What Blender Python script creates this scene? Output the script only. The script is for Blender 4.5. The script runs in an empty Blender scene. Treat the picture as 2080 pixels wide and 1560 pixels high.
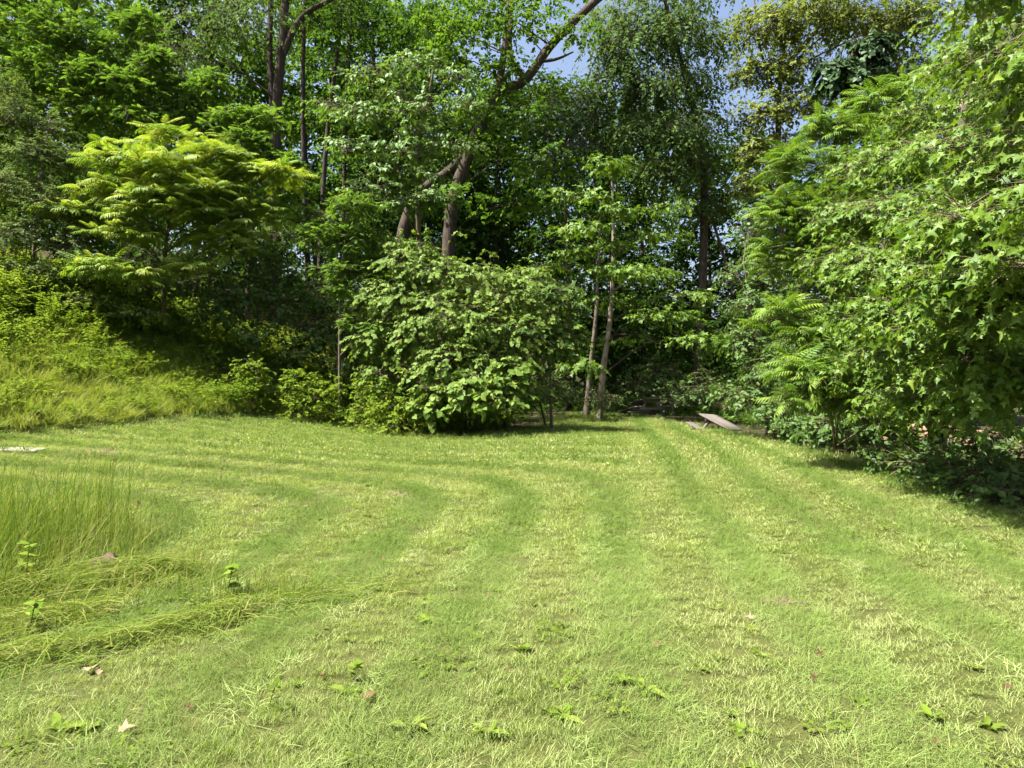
import bpy, math, random
import numpy as np
from mathutils import Vector, Matrix

rng = np.random.default_rng(11)
random.seed(11)
S = bpy.context.scene
COL = S.collection

# ------------------------------------------------------------------ camera
EYE, FPX, HZ = 1.55, 1387.0, 770.0          # eye height (m), focal length and horizon row in photo pixels
cam_d = bpy.data.cameras.new('camera')
cam = bpy.data.objects.new('camera', cam_d)
COL.objects.link(cam)
cam.location = (0, 0, EYE)
cam.rotation_euler = (math.radians(90), 0, 0)
cam_d.lens, cam_d.sensor_width = 24.0, 36.0
cam_d.shift_y = -10 / 2080
cam_d.clip_start, cam_d.clip_end = 0.05, 2000
S.camera = cam

# ------------------------------------------------------------------ sky, sun, exposure
SUN_EL, SUN_AZ = math.radians(60), math.radians(-18)      # azimuth: 0 = from the left (-x), negative = from behind the camera
to_sun = Vector((-math.cos(SUN_EL) * math.cos(SUN_AZ), math.cos(SUN_EL) * math.sin(SUN_AZ), math.sin(SUN_EL)))
world = bpy.data.worlds.new('World')
S.world = world
world.use_nodes = True
nt = world.node_tree
bg = nt.nodes['Background']
sky = nt.nodes.new('ShaderNodeTexSky')
sky.sky_type = 'NISHITA'
sky.sun_disc = False
sky.sun_elevation = SUN_EL
sky.sun_rotation = math.atan2(to_sun.x, to_sun.y)
sky.air_density, sky.dust_density, sky.ozone_density = 1.0, 5.0, 1.0
nt.links.new(sky.outputs[0], bg.inputs[0])
bg.inputs[1].default_value = 0.07
sl = bpy.data.lights.new('sun', 'SUN')
sl.energy, sl.angle, sl.color = 5.0, math.radians(0.55), (1.0, 0.95, 0.86)
sun = bpy.data.objects.new('sun', sl)
COL.objects.link(sun)
sun.rotation_euler = (-to_sun).to_track_quat('-Z', 'Y').to_euler()
S.view_settings.view_transform = 'Standard'
S.view_settings.look = 'None'
S.view_settings.exposure = 2.05
S.view_settings.gamma = 1.0
S.render.engine = 'CYCLES'
S.cycles.max_bounces = 4
S.cycles.diffuse_bounces = 3
S.cycles.glossy_bounces = 2
S.cycles.transmission_bounces = 3
S.cycles.use_adaptive_sampling = True
S.cycles.adaptive_threshold = 0.03
S.cycles.use_denoising = True


# ------------------------------------------------------------------ helpers
def W(px, py, d):
    return np.array([(px - 1040) / FPX * d, d, EYE + (HZ - py) / FPX * d])


def norm(v):
    return v / np.maximum(np.linalg.norm(v, axis=-1, keepdims=True), 1e-9)


def inside(x, y, poly):
    r = np.zeros(len(x), bool)
    n = len(poly)
    for i in range(n):
        (x1, y1), (x2, y2) = poly[i], poly[i - 1]
        if y1 == y2:
            continue
        r ^= ((y1 > y) != (y2 > y)) & (x < (x2 - x1) * (y - y1) / (y2 - y1) + x1)
    return r


def edge_dist(x, y, poly, closed=True):
    d = np.full(len(x), 1e9)
    for i in range(0 if closed else 1, len(poly)):
        a, b = poly[i - 1], poly[i]
        ab = b - a
        t = np.clip(((x - a[0]) * ab[0] + (y - a[1]) * ab[1]) / (ab @ ab), 0, 1)
        d = np.minimum(d, np.hypot(x - a[0] - t * ab[0], y - a[1] - t * ab[1]))
    return d


BANK_FOOT = np.array([(-11.5, -60), (-10.2, 5), (-9.7, 12.7), (-9.3, 15), (-8.7, 18.7), (-7.7, 21), (-5.6, 22.6), (-3, 25.5), (2, 34), (9, 60), (14, 140)], float)
BANK = np.vstack([BANK_FOOT, [(14, 900), (-900, 900), (-900, -60)]])


def bank_s(x, y):
    """distance beyond the foot of the bank (negative on the lawn)"""
    x, y = np.atleast_1d(np.asarray(x, float)), np.atleast_1d(np.asarray(y, float))
    return np.where(inside(x, y, BANK), 1, -1) * edge_dist(x, y, BANK_FOOT, False)


def H(x, y):
    """height of the terrain: the lawn, rising a little to the left, a bank and a wooded hillside to the left and behind"""
    x, y = np.asarray(x, float), np.asarray(y, float)
    shp = x.shape
    x, y = np.atleast_1d(x).ravel(), np.atleast_1d(y).ravel()
    s = bank_s(x, y)
    sp = np.log1p(np.exp(np.clip(s * 2.2, -40, 40))) / 2.2
    h = 0.56 * np.minimum(sp, 7) + 0.30 * np.clip(sp - 7, 0, 30) + 0.1 * np.clip(sp - 37, 0, 60)
    t = np.clip((-x - 2.0) / 7.5, 0, 1)
    h = h + 0.42 * t * t * (3 - 2 * t)
    h = h + 0.035 * np.sin(x * 0.7 + 0.4 * y) + 0.03 * np.sin(y * 0.55 - x * 0.2)
    h = h - 0.5 * np.clip((x - 8.0) / 5.0, 0, 1)
    return h.reshape(shp)


def mk(name, V, T, mat, parent=None, tint=None, smooth=False, link=True):
    V = np.ascontiguousarray(V, dtype=np.float32)
    T = np.ascontiguousarray(T, dtype=np.int32)
    me = bpy.data.meshes.new(name)
    n, m = len(V), len(T)
    me.vertices.add(n)
    me.vertices.foreach_set('co', V.ravel())
    me.loops.add(3 * m)
    me.loops.foreach_set('vertex_index', T.ravel())
    me.polygons.add(m)
    me.polygons.foreach_set('loop_start', np.arange(0, 3 * m, 3, dtype=np.int32))
    if smooth:
        me.polygons.foreach_set('use_smooth', np.ones(m, dtype=bool))
    me.update(calc_edges=True)
    if tint is not None:
        a = me.attributes.new('tint', 'FLOAT', 'POINT')
        a.data.foreach_set('value', np.ascontiguousarray(np.broadcast_to(tint, (n,)), dtype=np.float32))
    if mat is not None:
        me.materials.append(mat)
    ob = bpy.data.objects.new(name, me)
    if link:
        COL.objects.link(ob)
    if parent is not None:
        ob.parent = parent
        ob.matrix_parent_inverse = Matrix.Translation(parent.location).inverted()
    return ob


def tag(o, label=None, cat=None, group=None, kind=None):
    for k, v in (('label', label), ('category', cat), ('group', group), ('kind', kind)):
        if v:
            o[k] = v
    return o


def thing(name, label, cat, loc, group=None):
    o = bpy.data.objects.new(name, None)
    COL.objects.link(o)
    o.location = [float(v) for v in loc]
    o.empty_display_size = 0.2
    return tag(o, label, cat, group)


def join(parts):
    """[(V, T, tint)] -> one V, T, tint"""
    Vs, Ts, ts, k = [], [], [], 0
    for V, T, t in parts:
        Vs.append(V)
        Ts.append(np.asarray(T) + k)
        ts.append(np.broadcast_to(t, (len(V),)))
        k += len(V)
    return np.concatenate(Vs), np.concatenate(Ts), np.concatenate(ts)


def catmull(P, n):
    P = np.asarray(P, float)
    if len(P) == 2:
        t = np.linspace(0, 1, n)[:, None]
        return P[0] * (1 - t) + P[1] * t
    Q = np.vstack([2 * P[0] - P[1], P, 2 * P[-1] - P[-2]])
    out = []
    seg = len(P) - 1
    for u in np.linspace(0, seg - 1e-6, n):
        i = int(u)
        t = u - i
        a, b, c, d = Q[i], Q[i + 1], Q[i + 2], Q[i + 3]
        out.append(0.5 * ((2 * b) + (c - a) * t + (2 * a - 5 * b + 4 * c - d) * t * t + (3 * b - a - 3 * c + d) * t ** 3))
    return np.array(out)


def tube(P, R, nseg=8, rough=0.0, cap=False):
    P = np.asarray(P, float)
    R = np.asarray(R, float)
    n = len(P)
    D = norm(np.gradient(P, axis=0))
    ref = np.where(np.abs(D[:, 2:3]) > 0.9, np.array([[1., 0, 0]]), np.array([[0., 0, 1]]))
    ref = np.broadcast_to(ref[n // 2], D.shape)
    A = norm(np.cross(D, ref))
    B = np.cross(D, A)
    th = np.linspace(0, 2 * math.pi, nseg, endpoint=False)
    rr = R[:, None] * (1 + rough * rng.standard_normal((n, nseg)))
    V = P[:, None] + rr[..., None] * (np.cos(th)[None, :, None] * A[:, None] + np.sin(th)[None, :, None] * B[:, None])
    V = V.reshape(-1, 3)
    i = np.arange(n - 1)[:, None] * nseg
    j = np.arange(nseg)[None]
    a, b = i + j, i + (j + 1) % nseg
    T = np.concatenate([np.stack([a, b, b + nseg], -1).reshape(-1, 3), np.stack([a, b + nseg, a + nseg], -1).reshape(-1, 3)])
    if cap:
        V = np.vstack([V, P[-1:], P[:1]])
        e = (n - 1) * nseg
        k = np.arange(nseg)
        T = np.concatenate([T, np.stack([e + k, e + (k + 1) % nseg, np.full(nseg, n * nseg)], -1), np.stack([(k + 1) % nseg, k, np.full(nseg, n * nseg + 1)], -1)])
    return V, T, 0.5


# ------------------------------------------------------------------ materials
def nodes(name):
    m = bpy.data.materials.new(name)
    m.use_nodes = True
    t = m.node_tree
    t.nodes.clear()
    return m, t, t.nodes.new('ShaderNodeOutputMaterial')


def ramp(t, fac, stops):
    r = t.nodes.new('ShaderNodeValToRGB')
    el = r.color_ramp.elements
    while len(el) < len(stops):
        el.new(0.5)
    for e, (p, c) in zip(el, stops):
        e.position = p
        e.color = (*c, 1)
    t.links.new(fac, r.inputs[0])
    return r.outputs[0]


def math_node(t, op, a, b=None):
    n = t.nodes.new('ShaderNodeMath')
    n.operation = op
    for i, v in enumerate((a, b)):
        if v is None:
            continue
        if isinstance(v, (int, float)):
            n.inputs[i].default_value = v
        else:
            t.links.new(v, n.inputs[i])
    return n.outputs[0]


def noise(t, scale, detail=3, rough=0.55, vec=None, dist=0.0):
    n = t.nodes.new('ShaderNodeTexNoise')
    n.inputs['Scale'].default_value = scale
    n.inputs['Detail'].default_value = detail
    n.inputs['Roughness'].default_value = rough
    n.inputs['Distortion'].default_value = dist
    if vec is not None:
        t.links.new(vec, n.inputs['Vector'])
    return n


def leaf_mat(name, stops, trans=0.42, tcol=(1.14, 1.16, 0.48), gloss=0.06, rough=0.5, instancer=False):
    m, t, out = nodes(name)
    at = t.nodes.new('ShaderNodeAttribute')
    at.attribute_name = 'tint'
    f = at.outputs['Fac']
    if instancer:
        ai = t.nodes.new('ShaderNodeAttribute')
        ai.attribute_type = 'INSTANCER'
        ai.attribute_name = 'itint'
        f = math_node(t, 'ADD', math_node(t, 'MULTIPLY', f, 0.42), math_node(t, 'MULTIPLY', ai.outputs['Fac'], 0.58))
    c = ramp(t, f, stops)
    dif = t.nodes.new('ShaderNodeBsdfDiffuse')
    t.links.new(c, dif.inputs[0])
    tr = t.nodes.new('ShaderNodeBsdfTranslucent')
    mul = t.nodes.new('ShaderNodeMix')
    mul.data_type = 'RGBA'
    mul.blend_type = 'MULTIPLY'
    mul.inputs[0].default_value = 1
    t.links.new(c, mul.inputs[6])
    mul.inputs[7].default_value = (*tcol, 1)
    t.links.new(mul.outputs[2], tr.inputs[0])
    mx = t.nodes.new('ShaderNodeMixShader')
    mx.inputs[0].default_value = trans
    t.links.new(dif.outputs[0], mx.inputs[1])
    t.links.new(tr.outputs[0], mx.inputs[2])
    if not gloss:
        t.links.new(mx.outputs[0], out.inputs[0])
        return m
    gl = t.nodes.new('ShaderNodeBsdfGlossy')
    gl.inputs['Roughness'].default_value = rough
    gl.inputs['Color'].default_value = (0.9, 1, 0.9, 1)
    m2 = t.nodes.new('ShaderNodeMixShader')
    fr = t.nodes.new('ShaderNodeFresnel')
    fr.inputs[0].default_value = 1.35
    t.links.new(math_node(t, 'ADD', math_node(t, 'MULTIPLY', fr.outputs[0], 0.06), gloss * 0.25), m2.inputs[0])
    t.links.new(mx.outputs[0], m2.inputs[1])
    t.links.new(gl.outputs[0], m2.inputs[2])
    t.links.new(m2.outputs[0], out.inputs[0])
    return m


def bark_mat(name, c1, c2, scale=14, stretch=0.22, bump=0.5, moss=0.0):
    m, t, out = nodes(name)
    tc = t.nodes.new('ShaderNodeTexCoord')
    mp = t.nodes.new('ShaderNodeMapping')
    mp.inputs['Scale'].default_value = (1, 1, stretch)
    t.links.new(tc.outputs['Object'], mp.inputs[0])
    n1 = noise(t, scale, 5, 0.65, mp.outputs[0], 0.6)
    n2 = noise(t, 1.6, 3, 0.6, tc.outputs['Object'])
    f = math_node(t, 'ADD', math_node(t, 'MULTIPLY', n1.outputs[0], 0.75), math_node(t, 'MULTIPLY', n2.outputs[0], 0.35))
    c = ramp(t, f, [(0.36, c1), (0.62, c2), (0.78, tuple(min(1, v * 1.35) for v in c2))])
    b = t.nodes.new('ShaderNodeBsdfPrincipled')
    b.inputs['Roughness'].default_value = 0.92
    b.inputs['Specular IOR Level'].default_value = 0.15
    t.links.new(c, b.inputs['Base Color'])
    bp = t.nodes.new('ShaderNodeBump')
    bp.inputs['Strength'].default_value = bump
    bp.inputs['Distance'].default_value = 0.03
    t.links.new(n1.outputs[0], bp.inputs['Height'])
    t.links.new(bp.outputs[0], b.inputs['Normal'])
    t.links.new(b.outputs[0], out.inputs[0])
    return m


LM = {}
def G(*cs):
    n = len(cs)
    return [(i / (n - 1) if n > 1 else 0.0, c) for i, c in enumerate(cs)]

LM['sumac'] = leaf_mat('sumac_leaf', G((0.09, 0.16, 0.018), (0.15, 0.23, 0.026), (0.245, 0.295, 0.042)), 0.48, gloss=.04)
LM['locust'] = leaf_mat('locust_leaf', G((0.058, 0.12, 0.020), (0.095, 0.18, 0.028), (0.155, 0.235, 0.042)), 0.45, gloss=0)
LM['olive'] = leaf_mat('grey_green_leaf', G((0.065, 0.105, 0.032), (0.105, 0.155, 0.05), (0.165, 0.205, 0.08)), 0.34, gloss=0)
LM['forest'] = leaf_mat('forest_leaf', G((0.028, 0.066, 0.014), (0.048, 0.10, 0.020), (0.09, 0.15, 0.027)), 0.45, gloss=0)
LM['deep'] = leaf_mat('shade_tinted_forest_leaf', G((0.016, 0.038, 0.009), (0.028, 0.06, 0.013), (0.055, 0.095, 0.019)), 0.42, gloss=0)  # forest leaf darkened: shade of the wood's interior put into the colour
LM['forest_lit'] = leaf_mat('forest_lit_leaf', G((0.045, 0.10, 0.015), (0.08, 0.155, 0.022), (0.145, 0.215, 0.03)), 0.48, gloss=0)  # brighter copy of the forest leaf: sunlight put into its colour
LM['elm'] = leaf_mat('elm_leaf', G((0.055, 0.10, 0.03), (0.085, 0.145, 0.042), (0.14, 0.20, 0.065)), 0.42, gloss=0)
LM['yellow'] = leaf_mat('yellowing_leaf', G((0.10, 0.145, 0.03), (0.165, 0.21, 0.05), (0.255, 0.28, 0.095)), 0.45, gloss=0)
LM['dogwood'] = leaf_mat('dogwood_leaf', G((0.060, 0.125, 0.025), (0.09, 0.17, 0.03), (0.14, 0.215, 0.045)), 0.38, gloss=0.07)
LM['maple'] = leaf_mat('maple_leaf', G((0.055, 0.115, 0.012), (0.088, 0.16, 0.016), (0.15, 0.215, 0.024)), 0.42, gloss=0.06)
LM['ailanthus'] = leaf_mat('ailanthus_leaf', G((0.06, 0.125, 0.016), (0.10, 0.18, 0.02), (0.165, 0.235, 0.028)), 0.42, gloss=.04)
LM['vine'] = leaf_mat('vine_leaf', G((0.07, 0.13, 0.024), (0.115, 0.185, 0.032), (0.19, 0.25, 0.045)), 0.40, gloss=0.02)
LM['ivy'] = leaf_mat('ivy_leaf', G((0.018, 0.042, 0.014), (0.028, 0.062, 0.019), (0.048, 0.09, 0.026)), 0.25, gloss=0.06)
LM['under'] = leaf_mat('undergrowth_leaf', G((0.035, 0.078, 0.016), (0.058, 0.115, 0.02), (0.10, 0.155, 0.03)), 0.38, gloss=.05)
LM['bramble'] = leaf_mat('bramble_leaf', G((0.07, 0.135, 0.016), (0.12, 0.19, 0.024), (0.21, 0.245, 0.045)), 0.45, gloss=0)
LM['weed'] = leaf_mat('weed_leaf', G((0.085, 0.15, 0.018), (0.145, 0.215, 0.028), (0.235, 0.275, 0.05)), 0.42, gloss=0, instancer=True)
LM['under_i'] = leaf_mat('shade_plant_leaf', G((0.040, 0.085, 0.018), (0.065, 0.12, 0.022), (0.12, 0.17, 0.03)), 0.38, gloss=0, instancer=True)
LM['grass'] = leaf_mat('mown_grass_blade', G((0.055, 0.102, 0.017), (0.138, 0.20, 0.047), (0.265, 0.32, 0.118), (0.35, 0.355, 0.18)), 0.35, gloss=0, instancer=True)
LM['long'] = leaf_mat('long_grass_blade', G((0.10, 0.155, 0.022), (0.17, 0.23, 0.042), (0.25, 0.285, 0.075), (0.34, 0.315, 0.14)), 0.35, gloss=0, instancer=True)
LM['tall'] = leaf_mat('tall_grass_blade', G((0.055, 0.10, 0.013), (0.10, 0.155, 0.023), (0.165, 0.205, 0.045), (0.27, 0.24, 0.10)), 0.35, gloss=0)
LM['plantain'] = leaf_mat('plantain_leaf', G((0.085, 0.14, 0.018), (0.125, 0.185, 0.025), (0.18, 0.22, 0.045)), 0.32, gloss=0)
LM['clover'] = leaf_mat('clover_leaf', G((0.065, 0.105, 0.014), (0.105, 0.155, 0.022), (0.16, 0.195, 0.04)), 0.35, gloss=0, instancer=True)
LM['dead'] = leaf_mat('dry_fallen_leaf', G((0.06, 0.034, 0.02), (0.13, 0.078, 0.045), (0.25, 0.185, 0.12)), 0.2, tcol=(1.2, 0.9, 0.6), gloss=.02)

BARK = {
    'dark': bark_mat('dark_furrowed_bark', (0.022, 0.017, 0.013), (0.07, 0.054, 0.042), 13, 0.2, 0.8),
    'pale': bark_mat('pale_grey_bark', (0.10, 0.082, 0.062), (0.24, 0.20, 0.155), 18, 0.35, 0.5),
    'tan': bark_mat('tan_bark', (0.055, 0.045, 0.034), (0.13, 0.108, 0.082), 18, 0.3, 0.5),
    'green': bark_mat('smooth_sapling_bark', (0.06, 0.052, 0.03), (0.125, 0.105, 0.062), 26, 0.4, 0.3),
}


# ------------------------------------------------------------------ leaf shapes (unit length along +y, face up +z)
def fan(per, c):
    P = [(*c, 0.0)] + [(*p, 0.0) if len(p) == 2 else p for p in per]
    n = len(per)
    T = [(0, 1 + (i + 1) % n, 1 + i) for i in range(n)]
    V = np.array(P, float)
    return V, np.array(T)[:, ::-1]


def mirror(half):
    """half outline on the right, from base to tip -> whole outline"""
    return half + [(-x, y) for x, y in half[::-1] if abs(x) > 1e-6]


def shape(V, fold=0.25, droop=0.2):
    V = V.copy()
    V[:, 2] = fold * np.abs(V[:, 0]) - droop * V[:, 1] ** 2
    return V


TPL = {}
V, T = np.array([(0, 0, 0), (.3, .42, .07), (0, 1, -.12), (-.3, .42, .07)], float), np.array([(0, 1, 2), (0, 2, 3)])
TPL['simple'] = (V, T)
V = np.array([(0, 0, 0), (.27, .28, .06), (.29, .58, .04), (0, 1, -.16), (-.29, .58, .04), (-.27, .28, .06), (0, .5, -.03)], float)
TPL['ovate'] = (V, np.array([(6, 0, 1), (6, 1, 2), (6, 2, 3), (6, 3, 4), (6, 4, 5), (6, 5, 0)]))
V, T = fan(mirror([(0, .08), (.18, -.04), (.42, .10), (.50, .36), (.34, .66), (0, 1.0)]), (0, .38))
TPL['heart'] = (shape(V, .22, .18), T)
V, T = fan(mirror([(0, .04), (.30, -.05), (.58, .34), (.33, .62), (0, 1.0)]), (0, .34))
TPL['grape'] = (shape(V, .2, .2), T)
V, T = fan(mirror([(0, 0), (.32, .0), (.17, .17), (.56, .38), (.20, .48), (0, 1.0)]), (0, .28))
TPL['maple'] = (shape(V, .22, .28), T)
V, T = fan(mirror([(0, .0), (.16, .18), (.20, .42), (.17, .68), (0, 1.0)]), (0, .45))
TPL['plantain'] = (shape(V, .35, .25), T)
V, T = fan(mirror([(0, 0), (.30, .22), (.44, .6), (.30, .92), (0, .86)]), (0, .5))
TPL['round'] = (shape(V, .2, .12), T)


def frond(pairs, lw, ll, droop, t0=0.2, ang=62, hang=0.25, four=True):
    parts = []
    k = 4
    ts = np.linspace(0, 1, k)
    R = np.stack([np.zeros(k), ts * (1 - 0.12 * droop * ts), 0.18 * ts - droop * ts ** 2], -1)
    wr = np.linspace(.009, .003, k)[:, None] * np.array([[1., 0, 0]])
    rb = np.stack([R - wr, R + wr], 1).reshape(-1, 3)
    parts.append((rb, [(2 * q, 2 * q + 1, 2 * q + 3) for q in range(k - 1)] + [(2 * q, 2 * q + 3, 2 * q + 2) for q in range(k - 1)], 0.5))
    for i in range(pairs + 1):
        t = t0 + (1 - t0) * i / pairs
        p = np.array([0, t * (1 - 0.12 * droop * t), 0.18 * t - droop * t * t])
        tang = norm(np.array([0, 1, 0.18 - 2 * droop * t]))
        sc = ll * (0.72 + 0.5 * math.sin(math.pi * min(1, (t - t0) / (1 - t0) * 0.75 + 0.2)))
        for s in ((-1, 1) if i < pairs else (0,)):
            a = math.radians(ang if s else 0)
            a *= 1 - 0.35 * t
            d = norm(np.array([s * math.sin(a), 0, 0]) + tang * math.cos(a) + np.array([0, 0, -hang]))
            nrm = norm(np.array([0, 0, 1.0]) + tang * 0.15 + rng.standard_normal(3) * 0.18)
            x = norm(np.cross(d, nrm))
            z = np.cross(x, d)
            w = lw
            if four:
                L = np.array([(0, 0, 0), (w, .38, .04), (0, 1, -.22), (-w, .38, .04), (0, .5, -.05)])
                TT = [(4, 0, 1), (4, 1, 2), (4, 2, 3), (4, 3, 0)]
            else:
                L = np.array([(0, 0, 0), (w, .55, .03), (0, 1, -.1), (-w, .55, .03)])
                TT = [(0, 1, 2), (0, 2, 3)]
            parts.append((p + sc * (L[:, :1] * x + L[:, 1:2] * d + L[:, 2:] * z), TT, 0.5))
    V, T, _ = join(parts)
    return V, T


TPL['sumac'] = frond(8, .13, .28, .30, hang=.28)
TPL['ailanthus'] = frond(8, .12, .25, .34, hang=.32)
TPL['locust'] = frond(5, .40, .23, .30, t0=.16, ang=70, hang=.15, four=False)


def place(tpl, O, Y, N, Sc, tint, curl=None):
    tv, tt = TPL[tpl] if isinstance(tpl, str) else tpl
    n = len(O)
    y = norm(Y)
    x = norm(np.cross(y, N))
    z = np.cross(x, y)
    zc = np.ones(n) if curl is None else curl
    V = O[:, None] + Sc[:, None, None] * (tv[None, :, 0, None] * x[:, None] + tv[None, :, 1, None] * y[:, None] + (zc[:, None] * tv[None, :, 2])[..., None] * z[:, None])
    T = (np.arange(n) * len(tv))[:, None, None] + tt[None]
    return V.reshape(-1, 3), T.reshape(-1, 3), np.repeat(tint, len(tv))


def rnd(*s):
    return rng.standard_normal(s)


def clump(c, r, n, shell=0.35, upbias=0.15, hor=0.55, down=0.1, under=1.0):
    """n twig origins and directions inside an ellipsoid, denser towards its outside"""
    u = norm(rnd(n, 3))
    u[:, 2] = u[:, 2] + upbias
    u = norm(u)
    u[:, 2] = np.where(u[:, 2] < 0, u[:, 2] * under, u[:, 2])
    rad = shell + (1 - shell) * rng.random(n) ** 0.7
    O = np.asarray(c) + u * np.asarray(r) * (rad * (0.82 + 0.3 * rng.random(n)))[:, None]
    D = norm(u * [1, 1, hor] + 0.45 * rnd(n, 3) * [1, 1, .6] + [0, 0, -down])
    return O, D


def spray(O, D, L, nl, ll, droop=0.25, spread=0.9, jit=0.35, njit=0.4, lean=0.25, ldroop=0.25, c=None, face=0.0):
    """leaves in two ranks along each twig -> origins, directions, normals, sizes"""
    n = len(O)
    L = L * (0.7 + 0.6 * rng.random(n))
    t = (np.arange(nl)[None] + rng.random((n, nl))) / nl
    Hs = norm(np.cross(D, np.array([0, 0, 1.0])) + 0.15 * rnd(n, 3))
    side = np.where(np.arange(nl) % 2 == 0, 1.0, -1.0)[None] * np.ones((n, 1))
    side[:, -1] *= 0.2
    P = O[:, None] + D[:, None] * (L[:, None] * t)[..., None]
    P[..., 2] -= droop * L[:, None] * t ** 2
    Y = D[:, None] * 0.6 + spread * side[..., None] * Hs[:, None] + jit * rnd(n, nl, 3)
    Y[..., 2] -= ldroop
    N = np.array([0, 0, 1.0]) + lean * D[:, None] * [1, 1, 0] + njit * rnd(n, nl, 3)
    if c is not None and face:
        N = N + face * norm(O - c)[:, None]                  # leaves on the outside of a clump look outwards, towards the light
    sz = ll * (0.45 + 0.85 * rng.random((n, nl)))
    return P.reshape(-1, 3), Y.reshape(-1, 3), N.reshape(-1, 3), sz.reshape(-1)


def rosette(O, D, k, ll, el=(0.05, 0.75)):
    """k fronds radiating from each twig tip"""
    n = len(O)
    az = (np.arange(k)[None] + 0.7 * rng.random((n, k))) / k * 2 * math.pi + rng.random((n, 1)) * 6.28
    e = el[0] + (el[1] - el[0]) * rng.random((n, k))
    Y = np.stack([np.cos(az) * np.cos(e), np.sin(az) * np.cos(e), np.sin(e)], -1) + 0.35 * D[:, None]
    N = np.array([0, 0, 1.0]) + 0.3 * rnd(n, k, 3)
    sz = ll * (0.6 + 0.55 * rng.random((n, k)))
    P = np.repeat(O[:, None], k, 1) + 0.03 * rnd(n, k, 3)
    return P.reshape(-1, 3), Y.reshape(-1, 3), N.reshape(-1, 3), sz.reshape(-1)


def twigs(O, D, L, r=0.006):
    """thin three-sided twigs along each spray"""
    n = len(O)
    A = norm(np.cross(D, np.array([0, 0, 1.0])) + 1e-3)
    B = np.cross(D, A)
    th = np.array([0, 2.094, 4.189])
    ring = np.cos(th)[None, :, None] * A[:, None] + np.sin(th)[None, :, None] * B[:, None]
    V = np.concatenate([O[:, None] - D[:, None] * L * 0.8 + r * 1.6 * ring, O[:, None] + D[:, None] * L * 0.8 + r * 0.5 * ring], 1)
    q = np.array([(0, 1, 4), (0, 4, 3), (1, 2, 5), (1, 5, 4), (2, 0, 3), (2, 3, 5)])
    T = (np.arange(n) * 6)[:, None, None] + q[None]
    return V.reshape(-1, 3), T.reshape(-1, 3), 0.5


CAMP = np.array([0, 0, EYE])
_piece_cache = {}


def leaf_pieces(parent, pname, tpl, mat, O, Y, N, Sc, idx):
    """single leaves or fronds as children that share a few meshes"""
    key = (tpl, mat.name)
    if key not in _piece_cache:
        ms = []
        tv, tt = TPL[tpl]
        for k in range(6):
            v = tv.copy()
            v[:, 2] *= (0.3 + 0.35 * k) if tpl not in ('sumac', 'ailanthus') else (0.7 + 0.12 * k)
            ob = mk(pname, v, tt, mat, tint=0.1 + 0.16 * k, link=False)
            ms.append(ob.data)
            bpy.data.objects.remove(ob)
        _piece_cache[key] = ms
    ms = _piece_cache[key]
    y = norm(Y[idx])
    x = norm(np.cross(y, N[idx]))
    z = np.cross(x, y)
    inv = Matrix.Translation(parent.location).inverted()
    for k, i in enumerate(idx):
        o = bpy.data.objects.new(pname, ms[random.randrange(6)])
        COL.objects.link(o)
        o.parent = parent
        s = float(Sc[i])
        X, Yv, Z, P = x[k] * s, y[k] * s, z[k] * s, O[i]
        o.matrix_local = inv @ Matrix(((X[0], Yv[0], Z[0], P[0]), (X[1], Yv[1], Z[1], P[1]), (X[2], Yv[2], Z[2], P[2]), (0, 0, 0, 1)))


def crown(root, sets, tpl, mat, tint_c=0.5, tint_w=0.2, pieces=0, pname='leaf', name='crown'):
    """sets of (O, Y, N, size) -> one crown mesh; the ones that show largest become single leaves"""
    O = np.concatenate([s[0] for s in sets])
    Y = np.concatenate([s[1] for s in sets])
    N = np.concatenate([s[2] for s in sets])
    Z = np.concatenate([s[3] for s in sets])
    keep = np.ones(len(O), bool)
    if pieces:
        d = np.linalg.norm(O - CAMP, axis=1)
        px = 1040 + FPX * O[:, 0] / O[:, 1]
        py = HZ - FPX * (O[:, 2] - EYE) / O[:, 1]
        ok = (px > 5) & (px < 2075) & (py > 5)
        sc = Z / d * np.where(ok, 1, 0.01) * (0.8 + 0.4 * rng.random(len(O)))
        idx = np.argsort(-sc)[:pieces]
        leaf_pieces(root, pname, tpl, mat, O, Y, N, Z, idx)
        keep[idx] = False
    if keep.any():
        n = int(keep.sum())
        cl = np.clip(tint_c + tint_w * rnd(n), 0, 1)
        V, T, ti = place(tpl, O[keep], Y[keep], N[keep], Z[keep], cl, 0.4 + 1.2 * rng.random(n))
        mk(name, V, T, mat, root, ti)


def limb_pts(a, b, sag=0.15, n=7):
    m = (a + b) / 2 + np.array([0, 0, np.linalg.norm(b - a) * sag]) + 0.05 * np.linalg.norm(b - a) * rnd(3)
    return catmull([a, m, b], n)


def trunk_at(P, z):
    i = int(np.argmin(np.abs(P[:, 2] - z)))
    return i


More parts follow.
